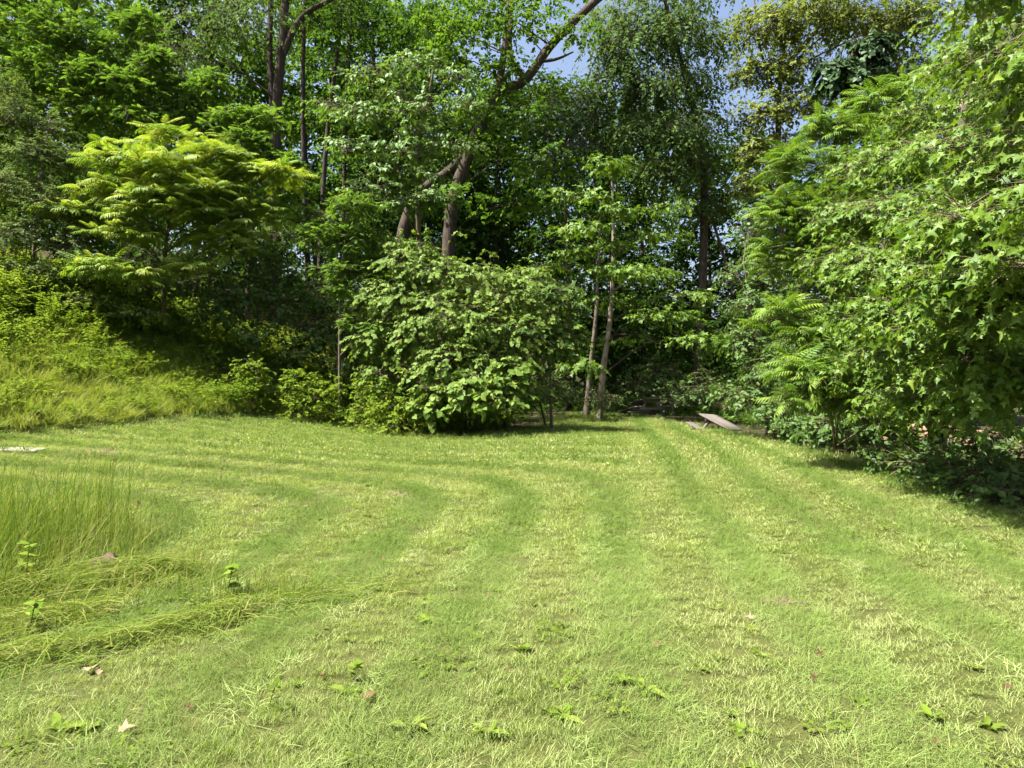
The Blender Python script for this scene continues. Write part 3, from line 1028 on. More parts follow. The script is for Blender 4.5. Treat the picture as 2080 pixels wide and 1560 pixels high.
# understory bushes standing between the tall trunks
US = [(-40, 27, 4.5, 'leafy bush on the bank at the very left edge, behind the grey-green shrub'), (110, 28, 5, 'dark understory bush behind the grey-green shrub'), (250, 29, 5, 'dark understory bush behind the left part of the sumac'), (400, 29, 5, 'dark understory bush behind the right part of the sumac'),
      (560, 32, 5, 'dark understory bush at the foot of the furrowed trunk'), (690, 31, 5, 'dark understory bush behind the locust sapling'), (800, 33, 5, 'dark understory bush under the layered tree'), (930, 34, 5, 'dark understory bush behind the vine mound'), (1060, 35, 5, 'dark understory bush right of the leaning trunk'),
      (1150, 33, 4, 'dark understory bush left of the twin trunks'), (1300, 38, 5, 'dark understory bush deep behind the sagging table'), (1420, 36, 5, 'dark understory bush deep behind the collapsed table'), (1520, 30, 5, 'dark understory bush at the foot of the yellowing tree'), (1260, 44, 5, 'far dark understory bush between the twin trunks and the tables'), (1640, 27, 5, 'dark understory bush behind the feathery fronds')]
for px, d, hg, lb in US:
    b = base_at(px, d)
    cl = []
    for k in range(7):
        c = b + np.array([rng.normal() * 1.5, rng.normal() * .8, hg * (.12 + .8 * k / 6)])
        cl.append((c, (1.5, 1.2, .8), 42))
    tree('understory_bush', lb, b, [b + [0, 0, hg * .5], b + [.2, 0, hg]], cl, dict(ST['forest'], ll=.21, L=.55, mat='deep'), 'dark', cat='bush', group='bushes between the trunks of the wood', branches=False, trunk_r=.06, top_r=.02, nseg=5)  # leaf colour carries painted shade between the trunks
# the wood farther off: one mass
n = 42000
fx = -75 + 150 * rng.random(n)
fy = 68 + 24 * rng.random(n)
ft = np.where(fx < 6, 24.0, 12.0) * (.8 + .2 * np.sin(fx * .45) + .1 * np.sin(fx * 1.3))
fz = H(fx, fy) + ft * rng.random(n) ** 1.25
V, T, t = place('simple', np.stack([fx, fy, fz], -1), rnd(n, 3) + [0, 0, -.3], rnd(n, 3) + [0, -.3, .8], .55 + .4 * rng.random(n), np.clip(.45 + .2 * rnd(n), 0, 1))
tag(mk('distant_wood', V, T, LM['deep'], None, t), 'far mass of woodland filling the gaps between the trunks', kind='stuff')  # same shade-darkened leaf colour for the far mass

# ------------------------------------------------------------------ named trees of the photograph
# 1 big furrowed trunk left of the middle, forking high
b = base_at(548, 31)
tree('furrowed_tree', 'big dark furrowed trunk forking near the top of the picture, left of the middle', b, [W(556, 420, 31), W(560, 250, 31), W(572, 100, 31), W(590, -120, 31)],
     [CP(420, 60, 30.5, 130, 55, 120), CP(520, 40, 30, 110, 60, 120), CP(330, 110, 30, 110, 45, 90), CP(650, -40, 31, 140, 60, 120), CP(480, -70, 31, 170, 60, 120), CP(420, 160, 31, 80, 30, 50)],
     dict(ST['elm'], ll=.17), 'dark', trunk_r=.32, top_r=.16, nseg=12, forks=[([W(566, 130, 31), W(605, 45, 31), W(650, 10, 31), W(760, -40, 31)], .17, .07), ([W(558, 260, 31), W(548, 120, 31.3), W(552, -40, 31.4)], .16, .1)])
# thin dark trunks beside it
for px0, px1, d, lb in ((628, 617, 33, 'thin dark straight trunk just right of the big furrowed one'), (646, 690, 35, 'thin dark trunk leaning right, right of the furrowed one'), (700, 712, 38, 'thin trunk standing behind the top of the broad-leaved layered tree')):
    b = base_at(px0, d)
    tree('slender_tree', lb, b, [W((px0 + px1) / 2 - 6, 300, d), W(px1, 60, d), W(px1 + 8, -150, d)],
         [CP(px1 + 50, 60, d, 110, 45, 70), CP(px1 - 40, -20, d, 110, 45, 70), CP(px1 + 30, -90, d, 140, 50, 80), CP(px1 + 20, 230, d, 60, 25, 25)], ST['forest'], 'dark', trunk_r=.14, top_r=.07)
# 2 leaning tree in the middle
b = base_at(900, 29)
tree('leaning_tree', 'large dark-barked tree leaning right across the sky gap, top middle', b, [W(915, 450, 29), W(950, 320, 29), W(1000, 205, 29), W(1068, 160, 29), W(1120, 90, 29), W(1190, 20, 29), W(1270, -50, 29)],
     [CP(950, 90, 28, 90, 55, 100), CP(1000, 30, 28, 90, 40, 80), CP(930, 30, 29, 110, 45, 90), CP(1080, 50, 28, 70, 28, 50), CP(1170, 62, 28, 60, 25, 40), CP(1140, 185, 28.4, 70, 22, 45), CP(1060, 240, 28, 90, 25, 60),
      CP(990, 300, 28.5, 70, 22, 45), CP(1010, 150, 28.5, 60, 22, 40), CP(900, 120, 29, 60, 40, 50), CP(1110, 330, 28.5, 100, 25, 60), CP(1060, 420, 29, 90, 25, 50), CP(1230, -60, 29, 120, 40, 60), CP(1120, -30, 29, 90, 30, 50), CP(960, 230, 27.6, 50, 22, 40), CP(1010, 190, 27.6, 44, 18, 34), CP(930, 400, 28, 60, 24, 40), CP(1040, 130, 28, 50, 20, 34)],
     dict(ST['forest_lit'], tpl='ovate', ll=.19, L=.6, mat='forest_lit'), 'dark', trunk_r=.30, top_r=.15, nseg=12,
     forks=[([W(1066, 162, 29), W(1035, 100, 29), W(1050, -60, 29)], .14, .08), ([W(1090, 125, 29), W(1130, 120, 28.8), W(1165, 105, 28.6)], .09, .03)])
b = base_at(780, 30)
tree('leaning_tree', 'second leaning dark trunk, crossing behind the lower layered branches', b, [W(830, 430, 30), W(925, 335, 30), W(1000, 215, 30), W(1030, 60, 30.4), W(1040, -80, 30.6)],
     [CP(1010, -10, 31, 120, 50, 80), CP(900, -20, 31, 130, 50, 90), CP(1070, -60, 31, 100, 45, 60), CP(860, 60, 31.5, 90, 40, 60)], dict(ST['forest'], mat='forest'), 'dark', trunk_r=.3, top_r=.12, nseg=10)
# 3 broad-leaved layered tree
b = base_at(835, 27)
tree('layered_tree', 'broad-leaved tree with layered drooping branches, left of the leaning trunk', b, [W(850, 500, 26.5), W(845, 330, 26), W(870, 200, 25.5), W(885, 110, 25.5)],
     [CP(690, 215, 25, 62, 30, 46), CP(760, 150, 25, 80, 30, 60), CP(850, 130, 25, 70, 35, 56), CP(930, 160, 25, 60, 26, 44), CP(740, 235, 24.4, 80, 26, 60), CP(860, 225, 24.2, 95, 28, 76), CP(950, 215, 24.5, 55, 26, 40),
      CP(860, 270, 24.2, 70, 18, 44), CP(720, 302, 24, 75, 16, 50), CP(820, 308, 24, 90, 18, 66), CP(935, 300, 24.2, 70, 16, 44), CP(800, 345, 24, 55, 16, 38), CP(870, 358, 24, 60, 15, 38), CP(780, 385, 24, 80, 17, 56),
      CP(880, 400, 23.8, 72, 17, 56), CP(820, 412, 23.6, 60, 15, 40), CP(800, 190, 25, 70, 24, 44)],
     dict(ST['dogwood'], nl=7), 'green', pieces=300, trunk_r=.13, top_r=.04)
# 4 small pale-trunked maple
b = base_at(1218, 26)
tree('small_maple', 'small maple with a pale lit trunk and layered branches by the tables', b, [W(1226, 745, 26), W(1240, 640, 26), W(1246, 480, 26), W(1243, 350, 26)],
     [CP(1240, 335, 25.5, 46, 26, 60), CP(1225, 400, 25, 40, 16, 34), CP(1250, 430, 25, 42, 14, 34), CP(1180, 465, 24.6, 56, 18, 56), CP(1240, 500, 25.5, 55, 16, 40), CP(1170, 510, 25, 44, 15, 34), CP(1290, 555, 24.2, 72, 17, 70), CP(1340, 560, 25, 50, 15, 36),
      CP(1230, 545, 24.4, 44, 14, 36), CP(1350, 640, 24, 62, 19, 70), CP(1420, 690, 23.6, 60, 16, 56), CP(1180, 740, 24.5, 48, 16, 44), CP(1330, 480, 26, 64, 16, 44), CP(1180, 610, 25.5, 56, 16, 36), CP(1400, 600, 25.5, 64, 16, 36), CP(1280, 610, 25.4, 40, 12, 24),
      CP(1110, 540, 26, 60, 14, 30), CP(1350, 420, 26.5, 60, 16, 40), CP(1150, 400, 27, 60, 18, 40), CP(1270, 690, 26, 40, 12, 18)],
     dict(ST['maple_far'], ll=.17), 'pale', pieces=150, trunk_r=.155, top_r=.04, nseg=10)
b = base_at(1190, 28)
tree('small_maple', 'second slim trunk close behind the pale lit one, in shade', b, [W(1200, 740, 28), W(1212, 620, 28), W(1220, 420, 28.4)],
     [CP(1190, 430, 28.5, 90, 24, 60), CP(1250, 480, 29, 80, 24, 50), CP(1130, 480, 28.6, 80, 22, 50), CP(1200, 560, 28.6, 90, 22, 50), CP(1110, 610, 29, 70, 22, 40)], dict(ST['maple_far'], ll=.18, mat='forest'), 'tan', trunk_r=.13, top_r=.05)
# 5 drooping grey-green tree
b = base_at(1415, 34)
tree('drooping_tree', 'tall grey-green tree with drooping sprays, top right of the middle', b, [W(1430, 480, 34), W(1425, 300, 33.6), W(1390, 150, 33.4), W(1340, -40, 33)],
     [CP(1290, 90, 32, 85, 55, 195), CP(1370, 60, 32, 80, 50, 165), CP(1250, 160, 32, 70, 55, 150), CP(1330, 180, 31.5, 80, 50, 180), CP(1400, 170, 33, 60, 50, 120), CP(1380, 270, 31.5, 80, 38, 165), CP(1300, 270, 32, 70, 40, 135),
      CP(1350, 345, 31.5, 50, 35, 90), CP(1420, 340, 33, 55, 40, 90), CP(1320, 20, 33, 120, 50, 180), CP(1440, 90, 33.6, 40, 55, 75), CP(1220, 60, 33, 70, 50, 105), CP(1390, -50, 33, 140, 50, 150), CP(1440, 240, 34, 40, 45, 60), CP(1430, 420, 34, 50, 30, 60)],
     ST['elm'], 'dark', trunk_r=.26, top_r=.08, forks=[([W(1432, 400, 34), W(1470, 520, 33.8), W(1490, 600, 33.6)][::-1], .12, .05)])
b = base_at(1165, 34)
tree('creeper_tree', 'dark rounded tree in shade between the leaning trunk and the drooping sprays', b, [W(1150, 480, 34), W(1150, 260, 34)],
     [CP(1140, 250, 32, 70, 50, 120), CP(1110, 220, 32.5, 50, 40, 70), CP(1180, 300, 32, 60, 40, 90), CP(1210, 230, 33, 50, 45, 70), CP(1130, 330, 32, 70, 30, 70), CP(1180, 200, 33.5, 50, 30, 50)], dict(ST['elm'], mat='ivy', ll=.18), 'dark', trunk_r=.2)
# 6 yellowing tall tree with creeper
b = base_at(1600, 33)
tree('yellowing_tree', 'tall thin-crowned tree turning yellow, upper right', b, [W(1585, 420, 33), W(1582, 200, 33), W(1600, 60, 33), W(1610, -90, 33)],
     [CP(1560, 60, 32, 75, 50, 209), CP(1650, 40, 32, 85, 50, 228), CP(1740, 45, 32, 80, 50, 209), CP(1830, 60, 31.6, 70, 50, 190), CP(1540, 150, 32, 60, 45, 152), CP(1620, 135, 32, 60, 40, 133), CP(1545, 235, 31.6, 60, 40, 133), CP(1620, 220, 32, 50, 35, 76), CP(1530, 310, 31.6, 40, 35, 83),
      CP(1600, 300, 32, 50, 30, 64), CP(1840, 140, 32, 70, 40, 133), CP(1760, 150, 33, 60, 30, 76), CP(1530, 375, 31.4, 44, 24, 64), CP(1700, -40, 32, 190, 50, 304), CP(1500, 60, 33, 26, 40, 30), CP(1880, 20, 31, 50, 50, 95), CP(1690, 200, 33, 50, 30, 57)],
     ST['yellow'], 'tan', trunk_r=.2, top_r=.05, forks=[([W(1582, 210, 33), W(1545, 100, 33), W(1530, -20, 33)], .08, .03), ([W(1590, 140, 33), W(1660, 60, 32.6), W(1680, -20, 32.6)], .08, .03)])
b = base_at(1735, 30)
tree('creeper_clump', 'dark glossy creeper smothering a broken trunk among the yellowing crown', b, [W(1720, 400, 30), W(1715, 200, 30), W(1740, 90, 30)],
     [CP(1700, 140, 29.5, 42, 26, 70), CP(1765, 90, 29.5, 40, 28, 70), CP(1735, 165, 29.6, 70, 16, 50), CP(1770, 140, 29.8, 28, 36, 44), CP(1750, 240, 29.8, 60, 40, 60)], dict(ST['elm'], mat='ivy', tpl='heart', ll=.24, L=.5, nl=9), 'dark', trunk_r=.2, top_r=.1)
# 7 fine-leaved locust trees, upper left
def locust(name, label, px, d, trunk, cl, r=.13):
    return tree(name, label, base_at(px, d), trunk, cl, dict(ST['locust']), 'tan', trunk_r=r, top_r=.03)


locust('locust_tree', 'fine-leaved locust with bright drooping clumps at the upper left', 60, 27, [W(90, 320, 27), W(120, 180, 27), W(150, 40, 27), W(170, -60, 27)],
       [CP(60, 60, 26, 80, 50, 124), CP(150, 80, 26, 60, 45, 105), CP(280, 50, 26, 52, 32, 80), CP(110, 150, 26, 90, 40, 124), CP(180, 150, 25.6, 60, 34, 86), CP(40, 200, 25.6, 70, 40, 93), CP(150, 210, 25.6, 60, 30, 68), CP(80, -20, 26.5, 110, 40, 93), CP(230, 95, 26, 60, 30, 62), CP(200, -10, 27, 90, 40, 74)], .15)
locust('locust_tree', 'second fine-leaved locust, its rounded clumps right of the first', 250, 27, [W(280, 330, 27), W(310, 230, 26.6), W(320, 120, 26.6)],
       [CP(310, 130, 25.6, 40, 38, 80), CP(250, 175, 25.6, 60, 34, 80), CP(340, 190, 25.8, 50, 34, 74), CP(420, 180, 26, 52, 36, 80), CP(260, 235, 25.4, 50, 24, 49), CP(370, 240, 26, 60, 30, 55), CP(200, 240, 25.6, 60, 24, 49)], .11)
locust('locust_tree', 'low fine-leaved locust in front of the furrowed trunk', 500, 26, [W(510, 420, 26), W(515, 300, 26)],
       [CP(460, 245, 25.4, 44, 26, 62), CP(530, 240, 25.4, 56, 26, 74), CP(500, 285, 25, 60, 26, 68), CP(560, 330, 25, 46, 24, 49), CP(580, 380, 25, 40, 24, 37), CP(490, 350, 25.6, 70, 30, 49)], .09)
# bare dead branches among them
# 8 grey-green small-leaved shrub at the left edge
b = base_at(60, 22)
tree('olive_shrub', 'grey-green small-leaved shrub filling the left edge below the locusts', b, [W(70, 480, 22), W(60, 330, 22)],
     [CP(20, 240, 21.6, 50, 45, 150), CP(70, 320, 21.4, 60, 40, 180), CP(130, 330, 21.8, 44, 34, 110), CP(20, 380, 21, 60, 45, 180), CP(100, 420, 21, 60, 40, 170), CP(40, 480, 20.8, 70, 40, 190), CP(140, 500, 21, 50, 40, 120), CP(10, 180, 22, 40, 34, 80), CP(90, 260, 22, 44, 24, 70), CP(180, 470, 21.6, 44, 40, 80), CP(60, 555, 20.6, 70, 26, 120)],
     ST['olive'], 'tan', cat='shrub', trunk_r=.07, top_r=.02)
# 9 sumac with long fronds
b = base_at(332, 22.5)
tree('sumac', 'bright yellow-green sumac with long fronds on a thin forked trunk, left', b, [W(335, 520, 22.5), W(345, 440, 22.5), W(350, 360, 22.3), W(352, 310, 22.2)],
     [CP(330, 290, 21.8, 110, 26, 29), CP(240, 330, 21.6, 60, 22, 21), CP(340, 345, 21.2, 110, 26, 40), CP(440, 320, 21.6, 70, 24, 27), CP(210, 385, 21.2, 60, 24, 24), CP(300, 400, 20.8, 70, 20, 27), CP(430, 390, 21, 80, 24, 32), CP(560, 355, 21.4, 50, 22, 21), CP(500, 350, 21.6, 50, 20, 16),
      CP(270, 430, 20.8, 50, 16, 16), CP(410, 430, 21, 60, 18, 18), CP(480, 440, 21.4, 40, 20, 13), CP(290, 480, 20.6, 34, 14, 8), CP(205, 545, 20.2, 70, 16, 21), CP(230, 470, 20.8, 50, 26, 13), CP(470, 490, 21.4, 50, 30, 16), CP(540, 430, 21.6, 50, 26, 16), CP(380, 540, 21, 50, 20, 10), CP(160, 430, 21, 40, 26, 10), CP(290, 555, 20.4, 40, 14, 12), CP(390, 480, 21.6, 40, 20, 10)],
     dict(ST['sumac']), 'green', pieces=300, trunk_r=.085, top_r=.03,
     forks=[([W(340, 480, 22.5), W(300, 440, 22.2), W(250, 400, 21.8)], .04, .015), ([W(342, 470, 22.5), W(380, 420, 22.2), W(430, 390, 21.8)], .045, .015)])
# 10 dark thicket shrubs between sumac and vine mound
def thicket(label, px, d, cl, mat='under', tpl='ovate', ll=.14, pieces=0, name='thicket_shrub', trunk=None):
    b = base_at(px, d)
    top = np.mean([c[0] for c in cl], axis=0)
    return tree(name, label, b, trunk or [b + (top - b) * .6, top], cl, dict(kind='spray', tpl=tpl, mat=mat, L=.4, nl=8, ll=ll, twigs=.005, sp=dict(njit=.4, jit=.4, ldroop=.4, lean=.4, face=.7), clump=dict(shell=.3, upbias=.25, under=.6)), 'tan', cat='shrub', trunk_r=.05, top_r=.02, pieces=pieces)


thicket('dark leafy thicket under the sumac fronds', 300, 23.5, [CP(230, 560, 22.6, 70, 34, 90), CP(330, 590, 22.6, 80, 30, 90), CP(410, 560, 23, 70, 44, 110), CP(160, 570, 22.4, 50, 34, 70), CP(300, 520, 23.6, 80, 40, 90)])
thicket('dark broad-leaved thicket between the sumac and the locust sapling', 520, 23.5, [CP(490, 520, 23, 70, 50, 130), CP(560, 560, 23, 60, 44, 120), CP(500, 600, 22.6, 70, 36, 110), CP(580, 630, 22.6, 50, 40, 100), CP(440, 640, 22.4, 60, 26, 80), CP(560, 480, 24, 60, 44, 100), CP(530, 680, 22.4, 60, 26, 70)])
thicket('shaded thicket behind the locust sapling, left of the vine mound', 660, 24, [CP(640, 600, 23.6, 60, 50, 120), CP(660, 690, 23, 60, 36, 100), CP(610, 720, 22.6, 50, 30, 80), CP(720, 660, 23.4, 50, 50, 110), CP(700, 740, 22.6, 60, 34, 90), CP(780, 700, 22.6, 60, 44, 110), CP(790, 780, 22, 60, 34, 90)])
thicket('grey-green tangle low behind the left weeds', 180, 22, [CP(60, 590, 20.4, 80, 24, 90), CP(180, 610, 20.6, 70, 22, 80), CP(280, 640, 20.8, 70, 18, 60)], mat='bramble', ll=.10)
# 11 locust saplings before the mound
tree('locust_sapling', 'feathery locust sapling with a thin bare stem in front of the vine mound', base_at(690, 21), [W(690, 640, 21), W(700, 520, 21), W(705, 430, 21)],
     [CP(720, 420, 21, 52, 34, 90), CP(660, 480, 21, 50, 34, 84), CP(730, 490, 21, 56, 36, 102), CP(690, 550, 20.8, 60, 24, 72), CP(760, 540, 21, 44, 26, 54), CP(690, 590, 20.6, 44, 14, 36), CP(710, 655, 20.4, 24, 14, 20), CP(770, 670, 20.2, 40, 18, 36), CP(640, 440, 21.4, 40, 24, 36), CP(790, 570, 20.8, 36, 22, 36)],
     dict(ST['locust'], ll=.26), 'tan', trunk_r=.05, top_r=.018)
# 12 vine mound
mb = base_at(960, 21)
mound_cl = [CP(765, 610, 21, 50, 40, 70, 1), CP(770, 690, 20.6, 50, 44, 80, 1), CP(790, 760, 20.2, 50, 34, 60, .9), CP(1150, 690, 20.4, 34, 40, 50, .9), CP(1085, 790, 20, 34, 24, 34, .8), CP(830, 540, 21, 70, 40, 105, 1.2), CP(900, 560, 20.6, 80, 40, 124, 1.2), CP(980, 580, 20.4, 80, 44, 130, 1.2), CP(1060, 600, 20.4, 70, 44, 124, 1.2), CP(1110, 640, 20.6, 50, 44, 80, 1.1), CP(820, 610, 20.4, 60, 46, 99, 1.1), CP(890, 640, 19.8, 70, 50, 130, 1.1),
            CP(970, 660, 19.6, 75, 52, 142, 1.1), CP(1050, 690, 19.8, 66, 50, 117, 1.1), CP(1120, 700, 20.4, 40, 40, 55, 1), CP(840, 690, 19.8, 56, 44, 86, 1), CP(920, 730, 19.2, 66, 40, 105, 1), CP(1000, 750, 19.2, 60, 40, 93, 1), CP(1060, 750, 19.6, 40, 36, 55, 1), CP(870, 760, 19.2, 50, 30, 55, .8),
            CP(930, 640, 22, 150, 90, 186, 1.6), CP(800, 500, 21.4, 34, 26, 31, .7), CP(860, 505, 21.2, 34, 22, 27, .6), CP(1080, 560, 20.8, 50, 18, 37, .7)]
tree('vine_mound', 'large mound of tangled vines overhanging the lawn in the middle', mb, [W(950, 760, 21), W(940, 640, 21)], mound_cl,
     dict(kind='spray', tpl='grape', mat='vine', L=.42, nl=11, ll=.108, twigs=.005, sp=dict(njit=.35, jit=.4, ldroop=.6, lean=.4, droop=.3, face=.9), clump=dict(shell=.5, upbias=.25, hor=.5, down=.2, under=.7)), 'tan', cat='vine', pieces=300, trunk_r=.1, top_r=.04)
# vine shoots reaching above the mound
sh = thing('vine_shoots', 'loose vine shoots reaching up from the top of the mound', 'vine', mb + [0, -.4, 0])
for k, (px, py, px2, py2) in enumerate(((830, 490, 845, 474), (900, 500, 945, 478), (860, 495, 872, 470), (960, 530, 1000, 515), (1040, 550, 1080, 530), (1090, 570, 1120, 548), (1130, 640, 1195, 670), (1140, 620, 1180, 610), (990, 545, 1010, 520))):
    P = catmull([W(px, py + 20, 20.8), W((px + px2) / 2, min(py, py2) - 5, 20.6), W(px2, py2, 20.5)], 8)
    O = P[1:]
    n = len(O) * 2
    O = np.repeat(O, 2, 0)
    a = rng.random(n) * 6.28
    Y = np.stack([np.cos(a), np.sin(a), -.5 + .3 * rnd(n)], -1)
    V, T, t = join([tube(P, np.linspace(.008, .003, 8), 4), place('heart', O, Y, np.array([0, 0, 1.]) + .4 * rnd(n, 3), .07 + .06 * rng.random(n), np.clip(.7 + .15 * rnd(n), 0, 1))])
    mk('shoot', V, T, LM['vine'], sh, t)
thicket('round-leaved shrub hanging at the foot of the vine mound', 980, 19.6, [CP(960, 790, 18.4, 60, 24, 60), CP(1020, 800, 18.2, 50, 24, 52), CP(900, 800, 18.6, 50, 24, 44), CP(1040, 760, 18.6, 34, 24, 34), CP(960, 820, 18.2, 50, 10, 26), CP(870, 830, 18.6, 40, 20, 34)], mat='vine', tpl='heart', ll=.16, pieces=200, name='redbud_shrub')
thicket('pale lobed-leaved branch on the right shoulder of the vine mound', 1120, 20.8, [CP(1130, 590, 20.2, 40, 14, 22), CP(1150, 620, 20.2, 32, 18, 20), CP(1130, 700, 20, 34, 24, 30), CP(1050, 670, 19.2, 26, 16, 16)], mat='elm', tpl='maple', ll=.2, name='lobed_vine')
# dark undergrowth bushes near the twin trunks
thicket('dark green bush in the shade right of the vine mound', 1110, 23, [CP(1090, 790, 22.6, 60, 34, 130), CP(1130, 800, 22.4, 40, 26, 80), CP(1060, 820, 22, 50, 22, 70)], ll=.08, tpl='ovate')
thicket('small pale bush round the foot of the pale lit trunk', 1222, 25.2, [CP(1205, 806, 25, 22, 16, 44), CP(1238, 812, 25, 16, 12, 30), CP(1222, 828, 24.8, 24, 8, 24)], ll=.08, tpl='ovate', mat='olive')
thicket('bush behind the sagging picnic table', 1370, 29, [CP(1380, 800, 28.6, 60, 34, 110), CP(1440, 790, 28, 50, 44, 110), CP(1290, 790, 29.5, 40, 30, 60), CP(1340, 760, 30, 60, 40, 80)], ll=.12)

# ------------------------------------------------------------------ bramble plants along the foot of the bank
brambles = [(430, 842, 'yellow-green bramble at the left end of the row under the sumac'), (470, 842, 'bright bramble below the dark thicket, second in the row'), (520, 838, 'tall pale bramble standing before the black gap'),
            (560, 842, 'bramble with yellowing leaves before the black gap'), (610, 848, 'bramble left of the locust sapling stem'), (650, 853, 'low bramble at the foot of the locust sapling'), (700, 858, 'bramble right of the locust sapling stem'),
            (745, 864, 'arching bramble left of the vine mound'), (790, 870, 'bramble against the left foot of the vine mound'), (835, 874, 'last bramble of the row, under the overhanging vines'), (350, 842, 'yellow weed clump right under the sumac trunk'), (880, 882, 'small bramble in the shadow edge under the vines')]
for px, py, lb in brambles:
    b = GP(px, py) + [0, .5, 0.05]
    k = 6
    root = thing('bramble', lb, 'bramble', b, 'brambles along the foot of the bank')
    hs = .9 + .5 * rng.random()
    ps = []
    for q in range(8):
        V, T, t = herb(hs * (.8 + .4 * rng.random()), 11, .085, 'ovate', .7, 2, True)
        ps.append((V + b + rnd(3) * [.38, .3, 0], T, t + .1 * rng.normal()))
    V, T, t = join(ps)
    tag(mk('leaves', V, T, LM['bramble'], root, np.clip(t, 0, 1)), kind='stuff')

BB = [(300, 690, 22.4, 'broad lit weed bush below the trunk of the sumac'), (380, 730, 22.4, 'yellow-green bush on the slope right of the sumac trunk'), (450, 755, 21.8, 'sunlit bush low on the bank, before the dark thicket'), (520, 760, 20.4, 'pointed sunlit bush standing up before the black gap'), (590, 790, 20.6, 'sunlit bush between the black gap and the sapling stem'),
      (650, 800, 20.6, 'bushy growth hiding the foot of the sapling stem'), (720, 805, 20.0, 'sunlit bush just right of the sapling stem'), (790, 815, 19.6, 'sunlit bush tucked under the left side of the vine mound'), (845, 838, 19.0, 'low bush at the left lip of the shadow under the vines'), (220, 660, 21.6, 'lit weed bush under the lowest sumac fronds'), (110, 635, 20.4, 'lit weed bush below the grey-green shrub'), (20, 620, 19.6, 'lit weed bush at the left picture edge')]
for px, py, d, lb in BB:
    b = base_at(px, d)
    h0 = max(.9, W(px, py, d)[2] - b[2] + .35)
    cl = []
    for k in range(6):
        f = (k + .5) / 6
        cl.append((b + np.array([rng.normal() * .45, rng.normal() * .3, .15 + h0 * f]), (.55 * (1.15 - .6 * f), .5 * (1.15 - .6 * f), .26), 26))
    tree('bramble_bush', lb, b, [b + [0, 0, h0 * .5], b + [.1, 0, h0]], cl, dict(kind='spray', tpl='ovate', mat='bramble', L=.3, nl=8, ll=.105, sp=dict(njit=.5, jit=.45, ldroop=.35, lean=.6), tc=.55, tw=.28, clump=dict(shell=.3, upbias=.3)), 'green', cat='bush', group='lit bushes low on the bank', branches=False, trunk_r=.02, top_r=.006, nseg=5)

# ------------------------------------------------------------------ right side
# ailanthus with fronds
tree('tree_of_heaven', 'young tree with bright feathery fronds rising right of the tables', base_at(1690, 16.5), [W(1690, 650, 16), W(1680, 480, 15.6), W(1690, 330, 15.4), W(1710, 230, 15.4)],
     [CP(1780, 215, 15.4, 60, 34, 34), CP(1700, 260, 15, 60, 30, 34), CP(1620, 330, 15, 60, 34, 34), CP(1700, 340, 14.6, 60, 34, 36), CP(1780, 300, 15, 60, 34, 34), CP(1590, 430, 15, 44, 44, 36), CP(1660, 430, 14.6, 56, 40, 36), CP(1740, 400, 14.6, 60, 34, 34), CP(1620, 520, 15, 56, 34, 30), CP(1840, 260, 15.4, 50, 34, 24), CP(1700, 480, 14.8, 50, 30, 24), CP(1560, 520, 15.6, 30, 40, 16), CP(1860, 180, 15.6, 50, 34, 22)],
     dict(ST['ailanthus'], ll=.52), 'green', pieces=300, trunk_r=.11, top_r=.03)
tree('walnut_sapling', 'low sapling spreading bright fronds over the lawn edge, right', base_at(1700, 14.2), [W(1690, 860, 14), W(1670, 780, 13.6)],
     [CP(1620, 750, 11.70, 50, 24, 22), CP(1680, 770, 11.34, 60, 24, 26), CP(1740, 740, 11.70, 60, 26, 24), CP(1640, 810, 11.52, 50, 20, 16), CP(1720, 820, 11.34, 50, 20, 18), CP(1790, 770, 11.70, 50, 24, 16), CP(1590, 640, 12.42, 60, 30, 24), CP(1640, 680, 12.24, 60, 26, 20), CP(1800, 840, 11.34, 40, 20, 12)],
     dict(ST['ailanthus'], ll=.48), 'green', pieces=200, trunk_r=.05, top_r=.02)
# pale-leaved tree behind them at the edge
thicket('grey-green leafy shrub at the wood edge right of the fallen table', 1560, 19, [CP(1530, 620, 18.6, 40, 40, 90), CP(1520, 700, 18.4, 44, 36, 100), CP(1560, 760, 17.8, 50, 40, 110), CP(1530, 810, 17.8, 50, 30, 90), CP(1590, 840, 17, 50, 28, 90), CP(1560, 560, 18.8, 40, 40, 80), CP(1640, 870, 16, 40, 20, 70), CP(1480, 800, 18.6, 26, 24, 44), CP(1500, 560, 19.4, 30, 40, 60), CP(1530, 470, 19.6, 36, 50, 80)], mat='under', tpl='ovate', ll=.12)
thicket('dark shrub in the shade under the fronds on the right', 1720, 15, [CP(1700, 870, 14.4, 60, 30, 120), CP(1650, 700, 15.4, 70, 60, 160), CP(1760, 680, 15.4, 70, 60, 140), CP(1780, 860, 13.6, 50, 26, 90), CP(1680, 600, 16, 80, 50, 130), CP(1780, 560, 16, 80, 50, 120), CP(1750, 780, 14.8, 60, 40, 90)], mat='under', tpl='ovate', ll=.12)
